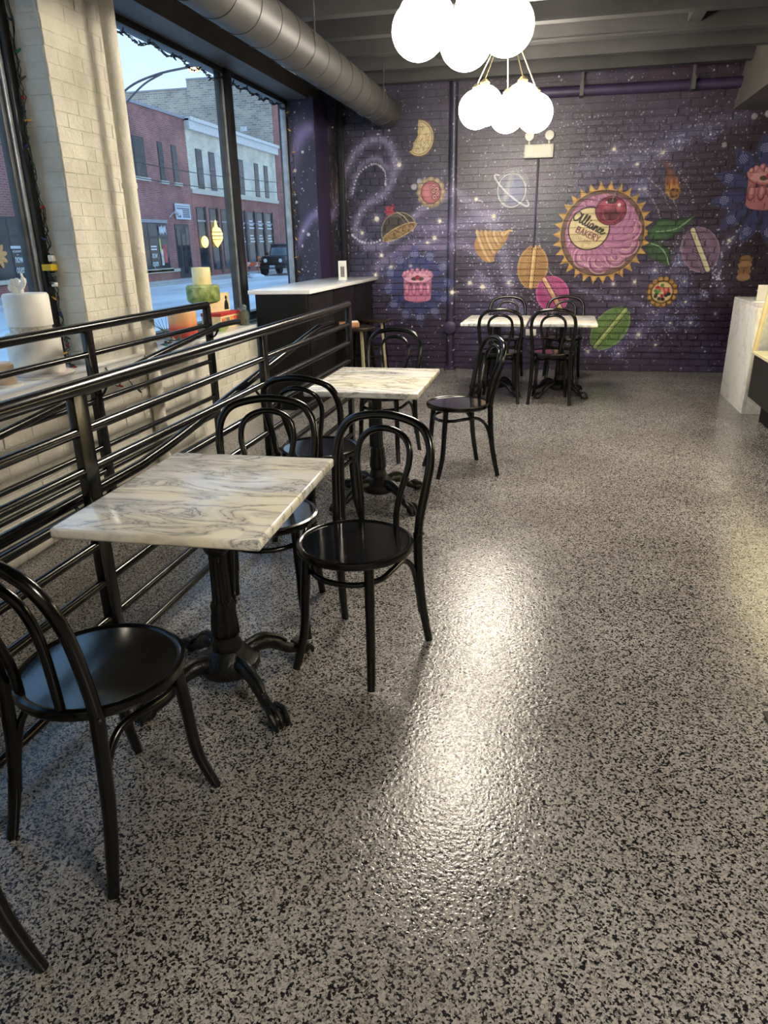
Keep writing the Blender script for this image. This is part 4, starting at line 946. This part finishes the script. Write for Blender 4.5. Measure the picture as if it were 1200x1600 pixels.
# ------------------------------------------------------------------ the street outside
GZ = -.30
ROAD = mat('salted_asphalt', rough=.55, build=var(sr(196,198,204), sr(236,238,242), .8, vec='World', sc=(1,.25,1), bmp=.12, bs=9))
PAVE = mat('concrete_pavement', rough=.6, build=var(sr(196,194,192), sr(220,218,214), 1.2, vec='World'))
struct(obj('street', MB().box(-18.4, -3.14, -30, 120, GZ-.3, GZ), ROAD, smooth=0))
pv = obj('pavement', MB().box(-20.0, -18.4, -30, 120, GZ-.3, GZ+.11), PAVE, smooth=0); struct(pv)
obj('kerb', MB().box(-18.45, -18.25, -30, 120, GZ-.2, GZ+.125), flat('kerb_stone', (168,166,162)), pv, bevel=.02)
struct(obj('pavement', MB().box(-6.2, -3.13, -30, 120, GZ-.2, GZ+.12), PAVE, smooth=0))
FX, FK = -20.0, 20/18
def fy(y): return y*FK
def fz(z): return 1.46+(z-1.46)*FK
def brickmat(name, c1, c2, mort, scale=1.0):
    def f(n, l, b):
        g = n.new('ShaderNodeNewGeometry'); s1 = n.new('ShaderNodeSeparateXYZ'); cb = n.new('ShaderNodeCombineXYZ'); ad = n.new('ShaderNodeMath')
        l.new(g.outputs['Position'], s1.inputs[0]); l.new(s1.outputs['X'], ad.inputs[0]); l.new(s1.outputs['Y'], ad.inputs[1]); l.new(ad.outputs[0], cb.inputs[0]); l.new(s1.outputs['Z'], cb.inputs[1])
        br = n.new('ShaderNodeTexBrick'); br.inputs['Scale'].default_value = 1/scale; br.inputs['Mortar Size'].default_value = .012
        br.inputs['Brick Width'].default_value = .26; br.inputs['Row Height'].default_value = .085
        br.inputs['Color1'].default_value = c1; br.inputs['Color2'].default_value = c2; br.inputs['Mortar'].default_value = mort
        l.new(cb.outputs[0], br.inputs['Vector'])
        nz = noise(n, l, .7, 5, .6, vec='World'); r = ramp(n, l, nz.outputs['Fac'], [(.35, (.7,.7,.7,1)), (.65, (1.1,1.1,1.1,1))])
        mx = n.new('ShaderNodeMixRGB'); mx.blend_type = 'MULTIPLY'; mx.inputs[0].default_value = 1
        l.new(br.outputs['Color'], mx.inputs[1]); l.new(r.outputs[0], mx.inputs[2]); l.new(mx.outputs[0], b.inputs['Base Color'])
    return mat(name, rough=.8, build=f)
REDB = brickmat('red_brick', sr(168,104,100), sr(140,86,86), sr(172,140,134))
TANB = brickmat('old_common_brick', sr(190,176,158), sr(142,138,134), sr(200,190,178), 1.6)
TILE = brickmat('white_glazed_brick', sr(240,234,216), sr(226,220,202), sr(204,198,184))
RED2 = brickmat('rust_brick', sr(172,102,94), sr(150,90,86), sr(160,126,120))
STONE = flat('limestone', (196,190,178)); DARKWIN = mat('dark_window', sr(52,60,68), .08, spec=.35, build=var(sr(28,34,40), sr(58,66,74), .8)); WFR = flat('window_frame_dark', (48,48,52))
GREYT = flat('grey_trim', (150,150,156)); WHITET = flat('white_paint', (214,212,208)); LETTER = flat('white_vinyl', (226,230,230))
def frect(y0, y1, z0, z1, x0, x1): return MB().box(FX+x0, FX+x1, fy(y0), fy(y1), fz(z0), fz(z1))
def bwin(parent, y0, y1, z0, z1, split=1, sill_=True, bars=1, dx=0):
    w_ = obj('window', frect(y0, y1, z0, z1, -.02, .02+dx), WFR, parent, smooth=0)
    n = split; wd = (y1-y0)/n; hz_ = (z1-z0)/bars
    for i in range(n):
        for j in range(bars):
            obj('pane', frect(y0+wd*i+.05, y0+wd*(i+1)-.05, z0+hz_*j+.05, z0+hz_*(j+1)-.05, .0, .028+dx), DARKWIN, w_, smooth=0)
    if sill_: obj('sill', frect(y0-.12, y1+.12, z0-.14, z0, -.02, .12), STONE, w_, smooth=0)
    return w_
b1 = thing('brick_building', 'long two storey red brick building across the street', 'building', (0,0,0))
obj('wall', MB().box(-32, FX, fy(12), fy(35.4), GZ, fz(7.15)), REDB, b1, smooth=0)
obj('coping', MB().box(-32.1, FX+.1, fy(12), fy(35.4), fz(7.15), fz(7.27)), GREYT, b1, smooth=0)
bwin(b1, 29.6, 31.45, 4.32, 5.92, 2, bars=2)
for y0, y1 in ((32.60,33.05),(33.85,34.35),(24.2,24.8),(25.8,26.4),(20.0,20.6),(18.6,19.2)): bwin(b1, y0, y1, 4.30, 5.90, 1, bars=2)
sh = bwin(b1, 30.0, 32.55, .50, 2.48, 3, bars=1)
obj('transom', frect(30.0, 32.55, 1.82, 1.90, .0, .05), WFR, sh, smooth=0)
obj('poster', frect(32.0, 32.32, .75, 1.55, .03, .04), flat('poster_red', (190,80,76), d=24, scale=3), sh, smooth=0)
obj('poster', frect(31.78, 31.98, .65, 1.35, .03, .04), flat('poster_white', (214,208,200), d=24, scale=4), sh, smooth=0)
obj('poster', frect(31.72, 31.86, 1.2, 1.85, .03, .041), flat('poster_yellow', (206,196,110), d=24, scale=4), sh, smooth=0)
sh2 = bwin(b1, 19.6, 22.75, .50, 2.48, 4, bars=1)
obj('transom', frect(19.6, 22.75, 1.86, 1.93, .0, .05), WFR, sh2, smooth=0)
for k in range(9):
    a = R(40*k); q = MB().ball((0,0,0), .1, 8, 6, (.12,1,2.6)).xf(Matrix.Translation((FX+.06, fy(21.30), fz(1.28))) @ Matrix.Rotation(a, 4, 'X') @ Matrix.Translation((0,0,.22)))
    obj('flower_petal', q, flat('petal_%d' % k, (226,160,90)), sh2)
dr_ = obj('door', frect(33.35, 34.75, .0, 2.46, -.05, .03), WFR, b1, smooth=0)
for y0, y1, z0, z1 in ((33.45,33.75,.5,2.3),(33.9,34.25,.2,2.0),(34.35,34.65,.5,2.3)): obj('pane', frect(y0, y1, z0, z1, .0, .045), DARKWIN, dr_, smooth=0)
obj('lintel', frect(29.9, 32.65, 2.48, 2.62, -.02, .06), GREYT, b1, smooth=0)
sg = obj('sign', frect(33.5, 34.95, 2.68, 3.38, .05, .12), flat('sign_white', (196,206,214)), b1, smooth=0)
for k in range(6):
    obj('print_line', frect(33.6+(.55 if k > 1 else 0), 34.85, 3.25-.09*k-(.03 if k else 0), 3.28-.09*k, .12, .125), flat('sign_ink_%d' % k, (84,92,110)), sg, smooth=0)
obj('print_mark', frect(33.62, 33.95, 2.76, 2.86, .12, .125), flat('sign_mark', (60,70,90)), sg, smooth=0)
obj('gooseneck_lamp', MB().tube(spline([(FX,fy(33.0),fz(2.75)),(FX+.3,fy(33.0),fz(2.95)),(FX+.6,fy(33.0),fz(2.85))], 5), [.03]*6+[.09]*5, 10), WHITET, b1)
obj('plinth', MB().box(FX-.02, FX+.06, fy(12), fy(33.3), GZ, fz(.30)), RED2, b1, smooth=0)
obj('sill_course', frect(29.9, 33.3, .32, .46, -.02, .12), STONE, b1, smooth=0)

def text_part(txt, y, z, size, parent, font_scale=1.0):
    cu = bpy.data.curves.new('lettering', 'FONT'); cu.body = txt; cu.size = size; cu.align_x = 'CENTER'; cu.extrude = .004; cu.space_line = .85
    tmp = bpy.data.objects.new('tmp', cu); COL.objects.link(tmp); dg = bpy.context.evaluated_depsgraph_get()
    me = bpy.data.meshes.new_from_object(tmp.evaluated_get(dg)); bpy.data.objects.remove(tmp, do_unlink=True)
    me.materials.clear(); me.materials.append(LETTER)
    o = link('lettering', me, parent); o.matrix_local = Matrix.Translation((FX+.06, fy(y), fz(z))) @ Matrix(((0,0,1,0),(1,0,0,0),(0,1,0,0),(0,0,0,1)))
    return o
def squiggle(y0, y1, z0, z1, parent, n=6):
    pts = [(FX+.07, fy(y0+(y1-y0)*k/(2*n)), fz(z1 if k % 2 else z0)+random.uniform(-.05,.05)) for k in range(2*n+1)]
    obj('lettering', MB().tube(spline(pts, 4), .018, 5), LETTER, parent)
t_ = text_part('now\nopen', 22.24, 1.03, .30, sh2); t_.scale = (.8, 1.45, 1)
t_ = text_part('ACADEMY', 22.22, 1.36, .11, sh2)
for k in range(9): obj('print_mark', frect(21.94+.062*k, 21.985+.062*k, 1.48, 1.57, .055, .062), LETTER, sh2, smooth=0)
obj('print_mark', frect(22.18, 22.26, 1.28, 1.295, .055, .062), LETTER, sh2, smooth=0)
t_ = text_part('now\nopen', 31.15, .98, .36, sh); t_.scale = (.8, 1.3, 1)
squiggle(31.78, 32.4, 2.02, 2.34, sh)
for k in range(2): obj('print_line', frect(30.95, 31.45, 1.44-.12*k, 1.50-.12*k, .03, .036), LETTER, sh, smooth=0)

b2 = thing('glazed_building', 'two storey building with white glazed upper floor and red brick shopfronts', 'building', (0,0,0))
obj('wall', MB().box(-30, FX, fy(35.42), fy(47.3), GZ, fz(3.95)), RED2, b2, smooth=0)
obj('upper_wall', MB().box(-30, FX+.03, fy(35.42), fy(47.28), fz(3.95), fz(6.75)), TILE, b2, smooth=0)
obj('cornice', MB().box(-30, FX+.30, fy(35.42), fy(47.28), fz(6.75), fz(7.2)).box(-30, FX+.42, fy(35.42), fy(47.28), fz(7.12), fz(7.28)), WHITET, b2, smooth=0)
obj('string_course', MB().box(FX, FX+.12, fy(35.42), fy(47.28), fz(3.92), fz(4.12)), STONE, b2, smooth=0)
for y0, y1 in ((36.25,36.95),(37.7,38.4),(39.95,40.65),(41.4,42.1),(43.7,44.35),(45.2,45.85)):
    bwin(b2, y0, y1, 4.18, 6.0, 1, sill_=False, bars=2, dx=.03)
for i, (y0, y1) in enumerate(((35.75,36.65),(37.2,38.1),(38.6,39.5),(40.7,41.75),(42.1,43.15),(43.5,44.55),(44.9,46.0))):
    w_ = bwin(b2, y0, y1, .25, 3.3, 1, sill_=False, bars=1)
    obj('transom', frect(y0, y1, 2.62, 2.70, .0, .05), GREYT, w_, smooth=0)
    obj('mullion', frect(y1+.03, y1+.13, .1, 3.35, .0, .12), flat('mullion_%d' % i, (104,92,90)), b2, smooth=0)
    if i >= 3:
        for k, zz in enumerate((2.75, 2.55, 2.37, 1.95, 1.78, 1.62)): obj('print_line', frect(y0+.22+.05*(k % 2), y1-.3+.1*(k % 3), zz, zz+.07, .03, .036), LETTER, w_, smooth=0)
NEON = mat('warm_sign_light', (1,.8,.3,1), .4, emit=(1.0,.66,.16,1), es=2.2)
obj('lit_lamp', MB().ball((FX+.15, fy(36.15), fz(1.65)), .32, 16, 10, (.5,1,1)), NEON, b2)
obj('lit_lamp', MB().lathe([(0,-.55),(.12,-.4),(.34,-.1),(.36,.25),(.25,.5),(.1,.6),(.05,.9),(0,1.0)], 20).xf(Matrix.Translation((FX+.15, fy(37.6), fz(1.85)))), NEON, b2)
for k in range(3): obj('lamp_band', MB().tube([(FX+.15, fy(37.6), fz(1.75)+.2*k), (FX+.15, fy(37.6), fz(1.75)+.2*k+.04)], .37, 20), WFR, b2)
text_part('JR', 41.2, 2.85, .6, b2)
b3 = thing('tall_building', 'tall old brick building with blank side wall rising behind the shops', 'building', (0,0,0))
obj('side_wall', MB().box(-26.2, FX-.02, fy(47.3), fy(47.3)+.15, GZ, fz(10.75)+.5), TANB, b3, smooth=0)
obj('rear_wall', MB().box(-34, -26.2, fy(47.3)+.1, fy(47.3)+1, GZ, fz(10.75)), TANB, b3, smooth=0)
obj('coping', MB().box(-26.2, FX+.05, fy(47.3)-.05, fy(47.3)+1, fz(10.75)+.5, fz(10.75)+.62).box(-34, -26.2, fy(47.3)+.05, fy(47.3)+1, fz(10.75), fz(10.75)+.1), GREYT, b3, smooth=0)
obj('wall', MB().box(-26, FX+.02, fy(47.3)+.12, fy(62), GZ, fz(10.75)+.45), RED2, b3, smooth=0)
obj('vent', MB().box(-22.4, -21.9, fy(47.3)-.03, fy(47.3), fz(8.2), fz(8.45)), WHITET, b3, smooth=0)
w_ = bwin(b3, 49.0, 50.3, 7.5, 8.6, 1); obj('arch', MB().tube([(FX+.1, fy(49.65)+.9*math.cos(a), fz(8.5)+1.0*math.sin(a)) for a in np.linspace(0, math.pi, 14)], .12, 8), STONE, w_)
bwin(b3, 49.0, 50.2, 4.3, 5.9, 1, bars=2); bwin(b3, 48.6, 50.4, .7, 3.0, 2)
obj('arched_hood', MB().tube([(FX+.2, fy(49.65)+1.05*math.cos(a), fz(8.5)+1.2*math.sin(a)) for a in np.linspace(0, math.pi, 14)], .08, 8), STONE, b3)

# street lamp
sl_ = thing('street_lamp', 'twin arm street lamp with glowing orange head seen through the window', 'street lamp', (-15.6, 25, GZ+.1))
SLM = flat('galvanised', (96,96,100)); hh = 6.98-GZ-.1
obj('pole', MB().tube([(0,0,0),(0,0,5.6)], [.11,.08], 12), SLM, sl_)
obj('arm', MB().tube(spline([(0,0,hh-1.15),(1.0,0,hh-.45),(2.1,0,hh-.13),(3.2,0,hh)], 6), .035, 8), SLM, sl_)
obj('arm', MB().tube(spline([(0,0,hh-1.6),(.9,0,hh-.85),(1.6,0,hh-.38),(2.3,0,hh-.12)], 6), .03, 8), SLM, sl_)
hd = obj('lamp_head', MB().ball((3.45,0,hh+.02), .2, 14, 8, (1.5,.7,.5)), SLM, sl_)
obj('lens', MB().ball((3.47,0,hh-.06), .17, 14, 8, (1.3,.7,.6)), mat('sodium_lens', (1,.7,.3,1), .3, emit=(1,.62,.22,1), es=30), hd)
# overhead cables
for i, (z0, z1, lab) in enumerate(((4.9, 5.4, 'upper overhead cable crossing in front of the brick buildings'), (4.3, 4.9, 'lower overhead cable crossing in front of the brick buildings'))):
    cb_ = thing('overhead_cable', lab, 'cable', (-17.5, 20, 0))
    obj('cable', MB().tube(spline([(0,0,z0+.4),(0,10,z0-.1),(0,20,z0),(0,34,z1)], 6), .02, 5), FRAME, cb_)

# parked jeep-like car
CARB = mat('car_paint', sr(40,46,56), .25, build=var(sr(34,40,50), sr(52,58,70), 1)); TYRE = flat('tyre', (26,26,28), rough=.8)
cr_ = thing('parked_car', 'dark boxy off road car parked facing this way across the street', 'car', (-16.75, 44.6, GZ))
obj('body', MB().box(-.78, .78, -1.95, 1.95, .55, 1.05).box(-.74,.74,-1.9,-.75,1.0,1.12), CARB, cr_, bevel=.05)
obj('cabin', MB().add([(-.76,-.75,1.05),(.76,-.75,1.05),(.76,1.9,1.05),(-.76,1.9,1.05),(-.68,-.45,1.75),(.68,-.45,1.75),(.68,1.85,1.75),(-.68,1.85,1.75)], [(0,3,2,1),(4,5,6,7),(0,1,5,4),(1,2,6,5),(2,3,7,6),(3,0,4,7)]), CARB, cr_, bevel=.04)
obj('roof', MB().box(-.70,.70,-.5,1.88,1.74,1.82), flat('car_roof', (96,100,110)), cr_, bevel=.03)
obj('windscreen', MB().add([(-.64,-.735,1.14),(.64,-.735,1.14),(.60,-.475,1.68),(-.60,-.475,1.68),(-.64,-.72,1.14),(.64,-.72,1.14),(.60,-.46,1.68),(-.60,-.46,1.68)], [(0,1,2,3),(4,7,6,5),(0,4,5,1),(1,5,6,2),(2,6,7,3),(3,7,4,0)]), mat('car_glass', sr(120,140,150), .05, build=var(sr(96,116,126), sr(140,158,166), 1)), cr_, smooth=0)
for y0, y1 in ((-.3,.5),(.6,1.4)): obj('side_window', MB().box(.70,.76,y0,y1,1.18,1.66), DARKWIN, cr_)
obj('grille', MB().box(-.55,.55,-1.99,-1.93,.62,1.02), FRAME, cr_, bevel=.01)
for k in range(7): obj('grille_slot', MB().box(-.30+.1*k-.02, -.30+.1*k+.02, -2.0, -1.98, .68, .96), TYRE, cr_)
for s in (-1,1):
    obj('headlight', MB().lathe([(0,0),(.11,0),(.11,.03),(.09,.05),(0,.055)], 20), flat('headlight_%d' % s, (226,230,226), rough=.15), cr_, loc=(s*.48,-1.98,.86), rot=(R(90),0,0))
    obj('fender', MB().box(s*.92-.16, s*.92+.12 if s < 0 else s*.92+.1, -1.75, -.75, .78, .86), FRAME, cr_, bevel=.03)
    obj('mirror', MB().box(s*.92-.09, s*.92+.09, -.62, -.52, 1.15, 1.33), FRAME, cr_, bevel=.02)
    for y0 in (-1.25, 1.25):
        wh = obj('wheel', MB().tube([(s*.86-.13,y0,.39),(s*.86+.13,y0,.39)], .39, 24), TYRE, cr_)
        obj('hub', MB().tube([(s*.86+s*.13,y0,.39),(s*.86+s*.14,y0,.39)], .2, 16), GREYT, wh)
obj('bumper', MB().box(-.85,.85,-2.15,-1.98,.42,.62), FRAME, cr_, bevel=.03)
obj('number_plate', MB().box(-.17,.17,-2.165,-2.15,.47,.60), flat('plate', (176,190,206)), cr_)
# roadworks barrier and cone
bc = thing('road_barrier', 'small orange and white road barrier beside the parked car', 'barrier', (-17.9, 42.3, GZ))
obj('board', MB().box(-.42,.42,-.02,.02,.55,.80), mat('barrier_stripes', rough=.5, build=var(sr(220,110,70), sr(230,222,214), 2.2, .48, .52)), bc)
for s in (-1,1): obj('leg', MB().tube([(s*.38,-.2,0),(s*.38,0,.95)], .03, 8), flat('barrier_leg_%d' % s, (220,100,60)), bc)
obj('beacon', MB().ball((.38,0,1.03), .10, 12, 8), flat('beacon', (226,120,70)), bc)
sn = MB()
for k in range(14):
    sn.ball((random.uniform(-.5,.5), random.uniform(-.8,.8), random.uniform(-.02,.10)), random.uniform(.12,.28), 10, 6, (1,1.3,.6))
o = obj('snow_pile', sn, mat('dirty_snow', rough=.8, build=var(sr(200,206,214), sr(232,236,240), 3)), None, loc=(-17.1, 40.3, GZ)); tag(o, 'low heap of dirty snow by the kerb near the barrier', 'snow', kind='stuff')
